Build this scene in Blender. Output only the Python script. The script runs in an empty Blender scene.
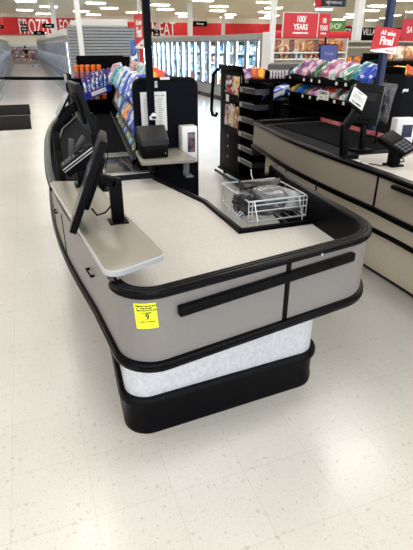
import bpy, bmesh, math, random
from mathutils import Vector, Matrix, Euler
random.seed(7)
scene = bpy.context.scene
COL = scene.collection
R = math.radians
ORD = ['first','second','third','fourth','fifth','sixth','seventh','eighth','ninth','tenth','eleventh','twelfth',
       'thirteenth','fourteenth','fifteenth','sixteenth','seventeenth','eighteenth','nineteenth','twentieth',
       'twenty-first','twenty-second','twenty-third','twenty-fourth']

# ------------------------------------------------------------------ camera
F, TH, H, YAW = 459.0, R(26.6), 1.6, R(20)
cam_d = bpy.data.cameras.new('camera'); cam = bpy.data.objects.new('camera', cam_d); COL.objects.link(cam)
cam.location = (0, 0, H); cam.rotation_euler = (R(90) - TH, 0, -YAW)
cam_d.sensor_fit = 'VERTICAL'; cam_d.sensor_height = 36; cam_d.lens = 36 * F / 550
cam_d.clip_start = 0.02; cam_d.clip_end = 300
scene.camera = cam
def ray(x, y):
    cx = (x - 206.5) / F; cy = (275 - y) / F
    b = math.cos(TH) + math.sin(TH) * cy
    return Vector((cx * math.cos(YAW) + b * math.sin(YAW), -cx * math.sin(YAW) + b * math.cos(YAW), -math.sin(TH) + math.cos(TH) * cy))
def at_y(x, y, Y):
    d = ray(x, y); return Vector((0, 0, H)) + d * (Y / d.y)
def at_z(x, y, z):
    d = ray(x, y); return Vector((0, 0, H)) + d * ((z - H) / d.z)
def at_x(x, y, X):
    d = ray(x, y); return Vector((0, 0, H)) + d * (X / d.x)

# ------------------------------------------------------------------ materials
def lin(c):
    c = c / 255.0
    return c / 12.92 if c <= 0.04045 else ((c + 0.055) / 1.055) ** 2.4
def rgb(c): return (lin(c[0]), lin(c[1]), lin(c[2]), 1)
def mat(name, c, rough=0.5, metal=0.0, spec=0.5, var=0.0, vs=30.0, bump=0.0, coat=0.0, c2=None, emit=0.0):
    m = bpy.data.materials.new(name); m.use_nodes = True
    n = m.node_tree.nodes; l = m.node_tree.links; b = n['Principled BSDF']
    b.inputs['Base Color'].default_value = rgb(c); b.inputs['Roughness'].default_value = rough
    b.inputs['Metallic'].default_value = metal; b.inputs['Specular IOR Level'].default_value = spec
    b.inputs['Coat Weight'].default_value = coat
    if emit:
        b.inputs['Emission Color'].default_value = rgb(c); b.inputs['Emission Strength'].default_value = emit
    if var or c2 or bump:
        tc = n.new('ShaderNodeTexCoord'); nz = n.new('ShaderNodeTexNoise')
        nz.inputs['Scale'].default_value = vs; nz.inputs['Detail'].default_value = 4
        l.new(tc.outputs['Object'], nz.inputs['Vector'])
        if var or c2:
            cr = n.new('ShaderNodeValToRGB')
            lo = rgb(c); hi = rgb(c2) if c2 else tuple(min(1, v * (1 + var)) for v in lo[:3]) + (1,)
            if not c2: lo = tuple(v * (1 - var) for v in lo[:3]) + (1,)
            cr.color_ramp.elements[0].color = lo; cr.color_ramp.elements[1].color = hi
            cr.color_ramp.elements[0].position = 0.38; cr.color_ramp.elements[1].position = 0.62
            l.new(nz.outputs['Fac'], cr.inputs['Fac']); l.new(cr.outputs['Color'], b.inputs['Base Color'])
        if bump:
            bp = n.new('ShaderNodeBump'); bp.inputs['Strength'].default_value = bump; bp.inputs['Distance'].default_value = 0.002
            l.new(nz.outputs['Fac'], bp.inputs['Height']); l.new(bp.outputs['Normal'], b.inputs['Normal'])
    return m
def pack_mat(name, c1, c2, c3, scale=9.0, rough=0.3):
    """printed packaging: a base colour with blobs and bands of two other inks"""
    m = bpy.data.materials.new(name); m.use_nodes = True
    n = m.node_tree.nodes; l = m.node_tree.links; b = n['Principled BSDF']
    b.inputs['Roughness'].default_value = rough
    tc = n.new('ShaderNodeTexCoord'); oi = n.new('ShaderNodeObjectInfo')
    ad = n.new('ShaderNodeVectorMath'); ad.operation = 'ADD'
    l.new(tc.outputs['Object'], ad.inputs[0])
    cx = n.new('ShaderNodeCombineXYZ'); l.new(oi.outputs['Random'], cx.inputs[0]); l.new(oi.outputs['Random'], cx.inputs[2])
    l.new(cx.outputs[0], ad.inputs[1])
    v = n.new('ShaderNodeTexNoise'); v.inputs['Scale'].default_value = scale; v.inputs['Detail'].default_value = 1
    l.new(ad.outputs[0], v.inputs['Vector'])
    cr = n.new('ShaderNodeValToRGB'); cr.color_ramp.interpolation = 'CONSTANT'
    e = cr.color_ramp.elements
    e[0].position = 0; e[0].color = rgb(c2); e[1].position = 0.42; e[1].color = rgb(c1)
    x = e.new(0.57); x.color = rgb(c3)
    l.new(v.outputs['Fac'], cr.inputs['Fac']); l.new(cr.outputs['Color'], b.inputs['Base Color'])
    return m
def emis(name, c, s):
    m = bpy.data.materials.new(name); m.use_nodes = True
    n = m.node_tree.nodes; b = n['Principled BSDF']
    b.inputs['Base Color'].default_value = rgb(c); b.inputs['Emission Color'].default_value = rgb(c); b.inputs['Emission Strength'].default_value = s
    return m
def glass_mat(name, tint=(225, 235, 240), refl=0.03, rough=0.05):
    m = bpy.data.materials.new(name); m.use_nodes = True
    n = m.node_tree.nodes; l = m.node_tree.links
    out = n['Material Output']; n.remove(n['Principled BSDF'])
    t = n.new('ShaderNodeBsdfTransparent'); t.inputs['Color'].default_value = rgb(tint)
    g = n.new('ShaderNodeBsdfGlossy'); g.inputs['Roughness'].default_value = rough
    f0 = n.new('ShaderNodeLayerWeight'); f = n.new('ShaderNodeMath'); f.operation = 'MULTIPLY'; f1 = n.new('ShaderNodeMath'); f1.operation = 'POWER'; f1.inputs[1].default_value = 4.0; l.new(f0.outputs['Facing'], f1.inputs[0]); l.new(f1.outputs[0], f.inputs[0]); f.inputs[1].default_value = 0.3
    mx = n.new('ShaderNodeMixShader'); a = n.new('ShaderNodeMath'); a.operation = 'ADD'; a.inputs[1].default_value = refl; a.use_clamp = True
    l.new(f.outputs[0], a.inputs[0]); l.new(a.outputs[0], mx.inputs[0]); l.new(t.outputs[0], mx.inputs[1]); l.new(g.outputs[0], mx.inputs[2])
    l.new(mx.outputs[0], out.inputs['Surface'])
    return m

# ------------------------------------------------------------------ mesh builder
class MB:
    def __init__(s): s.bm = bmesh.new()
    def _merge(s, t, M=None):
        if M is not None: bmesh.ops.transform(t, matrix=M, verts=t.verts)
        me = bpy.data.meshes.new('tmp'); t.to_mesh(me); t.free(); s.bm.from_mesh(me); bpy.data.meshes.remove(me)
        return s
    def box(s, x0, x1, y0, y1, z0, z1, bev=0.0, M=None, seg=2):
        t = bmesh.new(); bmesh.ops.create_cube(t, size=1)
        bmesh.ops.transform(t, matrix=Matrix.Translation(((x0+x1)/2, (y0+y1)/2, (z0+z1)/2)) @ Matrix.Diagonal((abs(x1-x0), abs(y1-y0), abs(z1-z0), 1)), verts=t.verts)
        if bev: bmesh.ops.bevel(t, geom=list(t.edges), offset=bev, segments=seg, profile=0.5, affect='EDGES')
        return s._merge(t, M)
    def obox(s, c, size, rot=(0, 0, 0), bev=0.0):
        M = Matrix.Translation(c) @ (Euler(rot).to_matrix().to_4x4() if not isinstance(rot, Matrix) else rot.to_4x4())
        a, b, d = size[0]/2, size[1]/2, size[2]/2
        return s.box(-a, a, -b, b, -d, d, bev, M)
    def bar(s, p0, p1, w, h, bev=0.0, up=(0, 0, 1)):
        p0 = Vector(p0); p1 = Vector(p1); d = (p1 - p0); L = d.length; d.normalize()
        u = Vector(up)
        if abs(d.dot(u)) > 0.98: u = Vector((0, 1, 0))
        x = d.cross(u).normalized(); z = x.cross(d)
        M = Matrix((x, d, z)).transposed().to_4x4(); M.translation = (p0 + p1) / 2
        return s.box(-w/2, w/2, -L/2, L/2, -h/2, h/2, bev, M)
    def cyl(s, p0, p1, r0, r1=None, seg=16):
        r1 = r0 if r1 is None else r1
        p0 = Vector(p0); p1 = Vector(p1); d = p1 - p0
        t = bmesh.new(); bmesh.ops.create_cone(t, cap_ends=True, segments=seg, radius1=r0, radius2=r1, depth=d.length)
        return s._merge(t, Matrix.Translation((p0 + p1) / 2) @ Vector((0, 0, 1)).rotation_difference(d.normalized()).to_matrix().to_4x4())
    def tube(s, pts, r, seg=6, closed=False):
        pts = [Vector(p) for p in pts]; n = len(pts); rings = []
        prev = None
        for i, p in enumerate(pts):
            a = pts[(i-1) % n] if closed or i > 0 else p; b = pts[(i+1) % n] if closed or i < n-1 else p
            d = (b - a).normalized()
            if prev is None:
                u = Vector((0, 0, 1)) if abs(d.z) < 0.9 else Vector((1, 0, 0)); u = (u - d * u.dot(d)).normalized()
            else:
                u = (prev - d * prev.dot(d)).normalized()
            prev = u; v = d.cross(u)
            rings.append([s.bm.verts.new(p + (u * math.cos(k*2*math.pi/seg) + v * math.sin(k*2*math.pi/seg)) * r) for k in range(seg)])
        m = n if closed else n - 1
        for i in range(m):
            A, B = rings[i], rings[(i+1) % n]
            for k in range(seg): s.bm.faces.new((A[k], A[(k+1) % seg], B[(k+1) % seg], B[k]))
        if not closed: s.bm.faces.new(rings[0][::-1]); s.bm.faces.new(rings[-1])
        return s
    def prism(s, poly, z0, z1, M=None, bev=0.0):
        t = bmesh.new()
        f = t.faces.new([t.verts.new((p[0], p[1], z0)) for p in poly])
        r = bmesh.ops.extrude_face_region(t, geom=[f])
        for v in r['geom']:
            if isinstance(v, bmesh.types.BMVert): v.co.z = z1
        bmesh.ops.recalc_face_normals(t, faces=t.faces)
        if bev:
            es = [e for e in t.edges if abs(e.verts[0].co.z - e.verts[1].co.z) < 1e-6]
            bmesh.ops.bevel(t, geom=es, offset=bev, segments=2, profile=0.5, affect='EDGES')
        return s._merge(t, M)
    def sweep(s, path, prof, closed=False):
        """path: 2D points; prof: closed list of (offset to the right of travel, z)"""
        P = [Vector((p[0], p[1])) for p in path]; n = len(P); rings = []
        for i in range(n):
            a = P[(i-1) % n] if closed or i > 0 else None; b = P[(i+1) % n] if closed or i < n-1 else None
            ds = []
            if a is not None: ds.append((P[i] - a).normalized())
            if b is not None: ds.append((b - P[i]).normalized())
            ns = [Vector((d.y, -d.x)) for d in ds]
            N = sum(ns, Vector((0, 0))).normalized(); k = 1 / max(0.4, N.dot(ns[0]))
            rings.append([s.bm.verts.new((P[i].x + N.x*o*k, P[i].y + N.y*o*k, z)) for o, z in prof])
        m = n if closed else n - 1; q = len(prof)
        for i in range(m):
            A, B = rings[i], rings[(i+1) % n]
            for k in range(q): s.bm.faces.new((A[k], A[(k+1) % q], B[(k+1) % q], B[k]))
        if not closed: s.bm.faces.new(rings[0][::-1]); s.bm.faces.new(rings[-1])
        return s
    def lathe(s, prof, c=(0, 0, 0), seg=16, M=None):
        t = bmesh.new(); rings = []
        for r, z in prof: rings.append([t.verts.new((max(r, 1e-4)*math.cos(k*2*math.pi/seg), max(r, 1e-4)*math.sin(k*2*math.pi/seg), z)) for k in range(seg)])
        for A, B in zip(rings, rings[1:]):
            for k in range(seg): t.faces.new((A[k], A[(k+1) % seg], B[(k+1) % seg], B[k]))
        t.faces.new(rings[0][::-1]); t.faces.new(rings[-1])
        return s._merge(t, Matrix.Translation(c) @ (M if M is not None else Matrix()))
    def pillow(s, w, h, t, n=10, M=None, wrinkle=0.0, seed=0):
        """crimped film bag: thick in the middle, flat at both ends (w across, h tall along z)"""
        b = bmesh.new(); rnd = random.Random(seed)
        g = [[[None]*(n+1) for _ in range(n+1)] for _ in range(2)]
        for sd in (0, 1):
            for i in range(n+1):
                for j in range(n+1):
                    u = i/n*2-1; v = j/n*2-1
                    th = t/2*max(0, (1-u**4))**0.5*max(0, (1-v**6))**0.6
                    th += rnd.uniform(-1, 1)*wrinkle*max(0, 1-abs(u))*max(0, 1-abs(v))
                    ww = w/2*(1-0.06*(1-v*v))
                    edge = abs(u) > 0.999 or abs(v) > 0.999
                    if edge and sd == 1: g[1][i][j] = g[0][i][j]; continue
                    g[sd][i][j] = b.verts.new((u*ww, (-th if sd == 0 else th) if not edge else 0, v*h/2))
        for sd in (0, 1):
            for i in range(n):
                for j in range(n):
                    q = (g[sd][i][j], g[sd][i+1][j], g[sd][i+1][j+1], g[sd][i][j+1])
                    b.faces.new(q if sd == 0 else q[::-1])
        return s._merge(b, M)
    def text(s, body, size, M, ext=0.001, bold=0.0, align='CENTER', sx=1.0):
        cu = bpy.data.curves.new('t', 'FONT'); cu.body = body; cu.size = size; cu.extrude = ext; cu.offset = bold
        cu.align_x = align; cu.align_y = 'CENTER'; cu.resolution_u = 3
        o = bpy.data.objects.new('t', cu); COL.objects.link(o)
        dg = bpy.context.evaluated_depsgraph_get(); me = bpy.data.meshes.new_from_object(o.evaluated_get(dg))
        bpy.data.objects.remove(o); bpy.data.curves.remove(cu)
        me.transform(M @ Matrix.Diagonal((sx, 1, 1, 1))); s.bm.from_mesh(me); bpy.data.meshes.remove(me)
        return s
    def build(s, name, m, parent=None, world=False, angle=35):
        if world and parent is not None:
            bmesh.ops.transform(s.bm, matrix=wm(parent).inverted(), verts=s.bm.verts)
        bmesh.ops.recalc_face_normals(s.bm, faces=s.bm.faces)
        me = bpy.data.meshes.new(name); s.bm.to_mesh(me); s.bm.free()
        me.materials.append(m)
        if me.polygons:
            me.polygons.foreach_set('use_smooth', [True]*len(me.polygons)); me.set_sharp_from_angle(angle=R(angle))
        o = bpy.data.objects.new(name, me); COL.objects.link(o)
        if parent is not None: o.parent = parent
        return o
def wm(o):
    M = o.matrix_basis.copy()
    return wm(o.parent) @ M if o.parent else M
def tag(o, label, cat, group=None):
    o['label'] = label; o['category'] = cat
    if group: o['group'] = group
    return o
def thing(name, label, cat, loc=(0, 0, 0), rz=0.0, group=None, rot=None):
    o = bpy.data.objects.new(name, None); COL.objects.link(o); o.empty_display_size = 0.05
    o.location = loc; o.rotation_euler = rot if rot is not None else (0, 0, rz)
    return tag(o, label, cat, group)
def struct(o): o['kind'] = 'structure'; return o
def dup(root, loc, rz=None, label=None, rot=None, group=None):
    def cp(o, par):
        c = o.copy(); COL.objects.link(c)
        if par is not None: c.parent = par
        for ch in list(o.children): cp(ch, c)
        return c
    r = cp(root, None); r.location = loc
    if rot is not None: r.rotation_euler = rot
    elif rz is not None: r.rotation_euler = (0, 0, rz)
    if label: r['label'] = label
    if group: r['group'] = group
    return r
def fillet(poly, rads, n=8):
    out = []
    for i, p in enumerate(poly):
        r = rads[i]; p = Vector(p)
        if not r or i in (0, len(poly)-1) and rads[i] == 0: out.append(tuple(p)); continue
        a = Vector(poly[(i-1) % len(poly)]); b = Vector(poly[(i+1) % len(poly)])
        d0 = (a-p).normalized(); d1 = (b-p).normalized(); ang = d0.angle(d1)
        t = r/math.tan(ang/2); cpt = p + (d0+d1).normalized()*(r/math.sin(ang/2))
        s0 = p + d0*t - cpt; s1 = p + d1*t - cpt
        a0 = math.atan2(s0.y, s0.x); a1 = math.atan2(s1.y, s1.x); da = (a1-a0+math.pi) % (2*math.pi) - math.pi
        out += [(cpt.x + r*math.cos(a0+da*k/n), cpt.y + r*math.sin(a0+da*k/n)) for k in range(n+1)]
    return out
def smooth_path(pts, n=5):
    out = []
    P = [Vector(p) for p in pts]
    for i in range(len(P)-1):
        a = P[i-1] if i else P[i]*2-P[i+1]; b = P[i]; c = P[i+1]; d = P[i+2] if i+2 < len(P) else P[i+1]*2-P[i]
        for k in range(n):
            t = k/n
            out.append(tuple(0.5*((2*b)+(c-a)*t+(2*a-5*b+4*c-d)*t*t+(3*b-a-3*c+d)*t**3)))
    out.append(tuple(P[-1])); return out
def offset_path(path, o):
    P = [Vector((p[0], p[1])) for p in path]; out = []
    for i in range(len(P)):
        ds = []
        if i: ds.append((P[i]-P[i-1]).normalized())
        if i < len(P)-1: ds.append((P[i+1]-P[i]).normalized())
        ns = [Vector((d.y, -d.x)) for d in ds]; N = sum(ns, Vector((0, 0))).normalized()
        q = P[i] + N*o/max(0.5, N.dot(ns[0])); out.append((q.x, q.y))
    return out
def MM(loc, rot=(0, 0, 0)): return Matrix.Translation(loc) @ Euler(rot).to_matrix().to_4x4()
UPR = (R(90), 0, 0)           # text standing upright, facing -Y

M_black = mat('black_plastic', (4, 4, 6), 0.42, spec=0.08)
M_trim = mat('black_bumper_vinyl', (3, 3, 6), 0.3, spec=0.10)
M_navy = mat('dark_navy_laminate', (3, 5, 15), 0.5, spec=0.08)
M_rack = mat('black_rack_steel', (3, 3, 4), 0.55, spec=0.06)
M_taupe = mat('taupe_grey_laminate', (125, 121, 119), 0.42, spec=0.35, var=0.02, vs=80)
M_taupe2 = mat('warm_beige_laminate', (142, 133, 121), 0.42, spec=0.35, var=0.02, vs=80)
M_base = mat('white_speckled_laminate', (190, 192, 198), 0.35, c2=(206, 207, 212), vs=55)
M_cream = mat('cream_laminate', (226, 213, 190), 0.4, var=0.03, vs=40)
M_top = mat('speckled_white_worktop', (184, 181, 178), 0.45, c2=(200, 197, 194), vs=190, spec=0.35)
M_shelf = mat('grey_laminate_shelf', (138, 134, 125), 0.35, spec=0.4)
M_edge = mat('light_grey_edge_band', (170, 172, 174), 0.4)
M_steel = mat('brushed_steel', (190, 190, 192), 0.3, metal=0.9)
M_chrome = mat('chrome_wire', (214, 220, 228), 0.3, metal=0.55)
M_belt = mat('black_rubber_belt', (27, 28, 30), 0.7, spec=0.0, bump=0.2, vs=200)
M_deck = mat('dark_grey_deck', (46, 48, 51), 0.7, spec=0.0)
M_scan = mat('dark_scanner_glass', (40, 42, 46), 0.12, spec=0.6)
M_white = mat('white_plastic', (228, 228, 230), 0.35)
M_paper = mat('white_paper', (226, 226, 226), 0.8)
M_ink = mat('black_ink', (24, 24, 26), 0.7)
M_greyink = mat('grey_ink', (120, 120, 126), 0.7)
M_red = mat('red_sign', (196, 22, 34), 0.45)
M_redwall = mat('red_wall_paint', (200, 20, 28), 0.6)
M_wtext = mat('white_lettering', (238, 238, 236), 0.5)
M_yellow = mat('fluorescent_yellow_paper', (236, 240, 40), 0.7)
M_screen = mat('dark_display_glass', (8, 9, 12), 0.15, spec=0.25)
M_wall = mat('warm_white_wall', (226, 220, 206), 0.7)
M_green = mat('green_sign', (70, 120, 52), 0.5)
M_blue = mat('blue_sleeve', (28, 60, 160), 0.4)
M_orange = mat('orange_plastic', (228, 110, 24), 0.35)
M_lightgrey = mat('light_grey_paint', (176, 176, 174), 0.45)
M_glass = glass_mat('freezer_door_glass')
# ------------------------------------------------------------------ setting
def floor_mat():
    m = bpy.data.materials.new('speckled_vinyl_tile'); m.use_nodes = True
    n = m.node_tree.nodes; l = m.node_tree.links; b = n['Principled BSDF']
    tc = n.new('ShaderNodeTexCoord')
    def noise(sc, det, ramp):
        z = n.new('ShaderNodeTexNoise'); z.inputs['Scale'].default_value = sc; z.inputs['Detail'].default_value = det
        l.new(tc.outputs['Object'], z.inputs['Vector'])
        r = n.new('ShaderNodeValToRGB'); r.color_ramp.elements[0].position = ramp[0]; r.color_ramp.elements[1].position = ramp[1]
        r.color_ramp.elements[0].color = ramp[2]; r.color_ramp.elements[1].color = ramp[3]
        l.new(z.outputs['Fac'], r.inputs['Fac']); return r
    base = noise(1.3, 3, (0.3, 0.7, rgb((209, 207, 203)), rgb((217, 215, 211))))
    spk = noise(120, 2, (0.30, 0.42, rgb((192, 186, 177)), (1, 1, 1, 1)))
    mx = n.new('ShaderNodeMix'); mx.data_type = 'RGBA'; mx.blend_type = 'MULTIPLY'; mx.inputs[0].default_value = 0.4
    l.new(base.outputs[0], mx.inputs[6]); l.new(spk.outputs[0], mx.inputs[7])
    sp2 = noise(42, 1, (0.66, 0.72, (1, 1, 1, 1), rgb((194, 188, 178))))
    m2 = n.new('ShaderNodeMix'); m2.data_type = 'RGBA'; m2.blend_type = 'MULTIPLY'; m2.inputs[0].default_value = 0.4
    l.new(mx.outputs[2], m2.inputs[6]); l.new(sp2.outputs[0], m2.inputs[7])
    bk = n.new('ShaderNodeTexBrick'); bk.offset = 0; bk.squash = 1
    bk.inputs['Scale'].default_value = 1; bk.inputs['Brick Width'].default_value = 0.305; bk.inputs['Row Height'].default_value = 0.305
    bk.inputs['Mortar Size'].default_value = 0.0008; bk.inputs['Mortar Smooth'].default_value = 0.3
    bk.inputs['Color1'].default_value = (1, 1, 1, 1); bk.inputs['Color2'].default_value = (0.98, 0.98, 0.975, 1); bk.inputs['Mortar'].default_value = rgb((222, 217, 207))
    l.new(tc.outputs['Object'], bk.inputs['Vector'])
    m3 = n.new('ShaderNodeMix'); m3.data_type = 'RGBA'; m3.blend_type = 'MULTIPLY'; m3.inputs[0].default_value = 1
    l.new(m2.outputs[2], m3.inputs[6]); l.new(bk.outputs['Color'], m3.inputs[7])
    # scattered short scuffs
    wv = noise(3.2, 6, (0.70, 0.74, (1, 1, 1, 1), rgb((214, 206, 194))))
    m4 = n.new('ShaderNodeMix'); m4.data_type = 'RGBA'; m4.blend_type = 'MULTIPLY'; m4.inputs[0].default_value = 0.12
    l.new(m3.outputs[2], m4.inputs[6]); l.new(wv.outputs[0], m4.inputs[7])
    l.new(m4.outputs[2], b.inputs['Base Color'])
    rr = noise(2.5, 4, (0.3, 0.7, (0.22, 0.22, 0.22, 1), (0.26, 0.26, 0.26, 1)))
    l.new(rr.outputs[0], b.inputs['Roughness']); b.inputs['Specular IOR Level'].default_value = 0.5
    return m
YB = 50.5
struct(MB().box(-16, 62, -4, YB+0.2, -0.1, 0).build('floor', floor_mat()))
M_ceil = mat('ceiling_tile', (232, 222, 200), 0.85, var=0.02, vs=2)
struct(MB().box(-16, 62, -4, YB+0.2, 4.15, 4.25).build('ceiling', M_ceil))
struct(MB().box(-16, 62, YB, YB+0.2, 0, 4.15).build('wall_back', M_wall))
struct(MB().box(-16.2, -16, -4, YB+0.2, 0, 4.15).build('wall_left', M_wall))
struct(MB().box(62, 62.2, -4, YB+0.2, 0, 4.15).build('wall_right', M_wall))
band = MB()
band.box(-16, 8, YB-0.12, YB, 2.45, 3.85)
struct(MB().box(8, 36, YB-0.12, YB, 2.5, 3.62).build('trim_2', M_redwall))
struct(band.build('trim_1', M_redwall))
def wall_word(name, label, body, x0, x1, zc, size):
    t = MB(); t.text(body, size, MM(((x0+x1)/2, YB-0.14, zc), UPR), 0.03, 0.01, sx=1)
    o = t.build(name, M_wtext)
    w = o.dimensions.x; o.data.transform(Matrix.Translation(((x0+x1)/2, 0, 0)) @ Matrix.Diagonal(((x1-x0)/w, 1, 1, 1)) @ Matrix.Translation((-(x0+x1)/2, 0, 0)))
    return tag(o, label, 'lettering')
wall_word('wall_lettering', 'tall white FROZEN lettering on the red back wall band', 'FROZEN', 0.2, 3.15, 3.05, 1.75)
wall_word('wall_lettering', 'tall white FOOD lettering on the red band, cut off by the freezer canopy', 'FOOD', 3.75, 5.7, 3.05, 1.75)
wall_word('wall_lettering', 'tall white MEAT lettering on the red band above the glass-door freezers', 'MEAT', 12.55, 14.95, 3.0, 1.75)
# dark bulkhead with white words at the far right
bh = thing('wall_sign', 'dark bulkhead sign with white words above the empty beige shelves', 'sign', (21, 30, 0))
p0 = at_y(341, 27, 30); p1 = at_y(392, 42, 30)
MB().box(p0.x-1, p1.x+1, 30, 30.3, p1.z+0.02, p0.z).build('board', M_navy, bh, True)
for wd, xa, xb in (('GRILL', 345, 357), ('VILLAGE', 363, 381)):
    a = at_y(xa, 33, 29.98); b = at_y(xb, 33, 29.98)
    MB().text(wd, 0.55, MM(((a.x+b.x)/2, 29.98, a.z+0.05), UPR), 0.01, 0.005, sx=0.75).build('lettering', M_wtext, bh, True)
a = at_y(347, 38, 29.97); b = at_y(358, 41, 29.97)
MB().box(a.x, b.x, 29.94, 29.99, b.z, a.z).build('red_strip', M_red, bh, True)

# ceiling lights: troffers over the far part of the shop that the photo shows
M_lens = emis('lit_diffuser', (255, 252, 240), 8)
lf = thing('ceiling_light', 'lit rectangular ceiling troffer far back above the freezer aisles', 'ceiling light', (-8, 27, 4.15), group='ceiling troffers')
MB().box(-0.66, 0.66, -0.34, 0.34, -0.03, 0.0).build('frame', M_white, lf)
MB().box(-0.6, 0.6, -0.28, 0.28, -0.09, -0.03).build('diffuser', M_lens, lf)
k = 0
for j in range(6):
    for i in range(11):
        x = -8 + 4.4*i + (1.6 if j % 2 else 0); y = 27 + 4.4*j
        if abs((x - 3)/(y)) > 1.2: continue
        if k == 0: lf.location = (x, y, 4.15)
        else: dup(lf, (x, y, 4.15))
        k += 1

# columns
def column(name, px, Y, w, label, r=None):
    p = at_y(px, 30, Y); t = thing(name, label, 'column', (p.x, Y, 0))
    MB().box(-w/2, w/2, -w/2, w/2, 0, 4.15, 0.01).build('shaft', M_white, t)
    MB().box(-w/2-0.03, w/2+0.03, -w/2-0.03, w/2+0.03, 0, 0.15, 0.01).build('base', M_lightgrey, t)
    return t
column('support_column', 79.5, 15.5, 0.14, 'slim white column standing in front of the grey slatted panel')
column('support_column', 190, 34, 0.30, 'white column rising behind the glass-door freezers, left of the black aisle sign')
column('support_column', 223, 44, 0.28, 'thin distant white column right of the black aisle sign')
column('support_column', 272.5, 10.95, 0.11, 'white column at the right end of the glass-door freezers')
column('support_column', 357, 16, 0.26, 'white column behind the SHOP sign and the dark bulkhead sign')
column('support_column', 55, 36, 0.30, 'pale column rising beside the FROZEN lettering')
column('support_column', 140, 33, 0.20, 'pale column just behind the dark lane pole')

# ------------------------------------------------------------------ near checkout counter
left = smooth_path([(0.46, 6.3), (0.33, 5.75), (0.19, 5.05), (0.10, 4.3), (0.06, 3.6), (0.042, 3.0), (0.047, 2.6), (0.068, 2.25), (0.1, 1.95), (0.135, 1.68)], 4)
corner = fillet([(0.135, 1.68), (0.178, 1.222), (1.308, 1.425), (1.345, 2.0)], [0, 0.125, 0.235, 0], 10)
path = left + corner[1:] + [(1.368, 2.3), (1.43, 2.62)]           # travel: far left -> near -> right arm; right of travel = inside? (fixed below)
# outward side: travelling towards the camera on the left edge the outside lies to the right of travel
CK = thing('checkout_counter', 'taupe checkout counter with yellow lot tag 9 on its rounded front corner', 'checkout counter', (0.75, 1.6, 0))
def sw(prof, p=None): return MB().sweep(p or path, prof)
sw([(0, 0.615), (0, 0.892), (-0.018, 0.892), (-0.018, 0.615)]).build('side_panel', M_taupe, CK, True)
sw([(-0.0185, 0.66), (-0.0185, 0.892), (-0.028, 0.892), (-0.028, 0.66)]).build('inner_liner', M_black, CK, True)
# rim: ridged vinyl bumper
i_s = min(range(len(path)), key=lambda i: abs(path[i][1]-2.62) + (9 if path[i][0] > 1 else 0)); i_n = min(range(len(path)), key=lambda i: abs(path[i][1]-1.50) + (9 if path[i][0] > 1 else 0))
rimp = [(0.004, 0.885), (0.011, 0.886), (0.013, 0.890), (0.011, 0.893), (0.014, 0.897), (0.013, 0.906), (0.006, 0.912), (-0.004, 0.912), (-0.007, 0.909), (-0.010, 0.913), (-0.018, 0.913), (-0.021, 0.909), (-0.024, 0.913), (-0.031, 0.912), (-0.036, 0.905), (-0.036, 0.886), (-0.03, 0.885)]
MB().sweep(path[:i_s+1], rimp).sweep(path[i_n:], rimp).build('rim_bumper', M_trim, CK, True)
sw([(-0.02, 0.60), (0.010, 0.60), (0.018, 0.606), (0.019, 0.618), (0.013, 0.623), (0.018, 0.628), (0.014, 0.637), (0.001, 0.639), (-0.02, 0.636)]).build('lower_bumper', M_trim, CK, True)
# underside and worktop
inner = offset_path(path, -0.02)
i_r = max(i for i, p in enumerate(inner) if p[1] < 2.0 and p[0] > 1.2)
deckp = [p for p in inner if p[1] <= 3.2 or p[0] > 1]
i0 = min(i for i, p in enumerate(inner) if p[1] <= 3.2)
near = inner[i0:i_r+1] + [(1.318, 2.0), (0.905, 2.0), (0.905, 2.51), (0.745, 3.18), (0.06, 3.2)]
MB().prism(near, 0.715, 0.75).build('worktop', M_top, CK, True)
under = inner[i0:i_r+1] + [(1.318, 2.0), (0.92, 2.0), (0.9, 2.5), (0.745, 3.18), (0.06, 3.2)]
MB().prism(under, 0.618, 0.65).build('underside', M_black, CK, True)
# black edging along the cashier cut-out
cut = [(1.325, 1.995), (0.915, 1.995), (0.912, 2.51), (0.76, 3.15)]
MB().sweep(cut, [(-0.024, 0.62), (0.006, 0.62), (0.006, 0.758), (0.002, 0.770), (-0.018, 0.770), (-0.024, 0.758)]).build('well_edging', M_trim, CK, True)
# right arm closing cap
MB().box(1.385, 1.45, 2.615, 2.635, 0.60, 0.912, 0.004).build('arm_end_cap', M_black, CK, True)
# base
base = fillet([(0.75, 6.1), (0.55, 5.3), (0.42, 4.2), (0.32, 3.0), (0.24, 2.2), (0.205, 1.565), (1.20, 1.63), (1.205, 2.05), (0.88, 2.1), (0.80, 2.6), (0.72, 3.2), (0.80, 4.2), (1.05, 5.9)], [0.0, 0.0, 0, 0, 0, 0.10, 0.11, 0.05, 0, 0, 0, 0, 0.0], 8)
MB().prism(base, 0.17, 0.62).build('base_panel', M_base, CK, True)
kick = base
MB().sweep(kick, [(0.0, 0.0), (0.016, 0.0), (0.018, 0.03), (0.012, 0.045), (0.012, 0.168), (0.0, 0.168)], True).build('kick_plate', M_trim, CK, True)
MB().sweep(kick, [(-0.01, 0.165), (0.022, 0.165), (0.029, 0.171), (0.029, 0.190), (0.020, 0.204), (-0.01, 0.204)], True).build('base_bumper', M_trim, CK, True)
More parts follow.
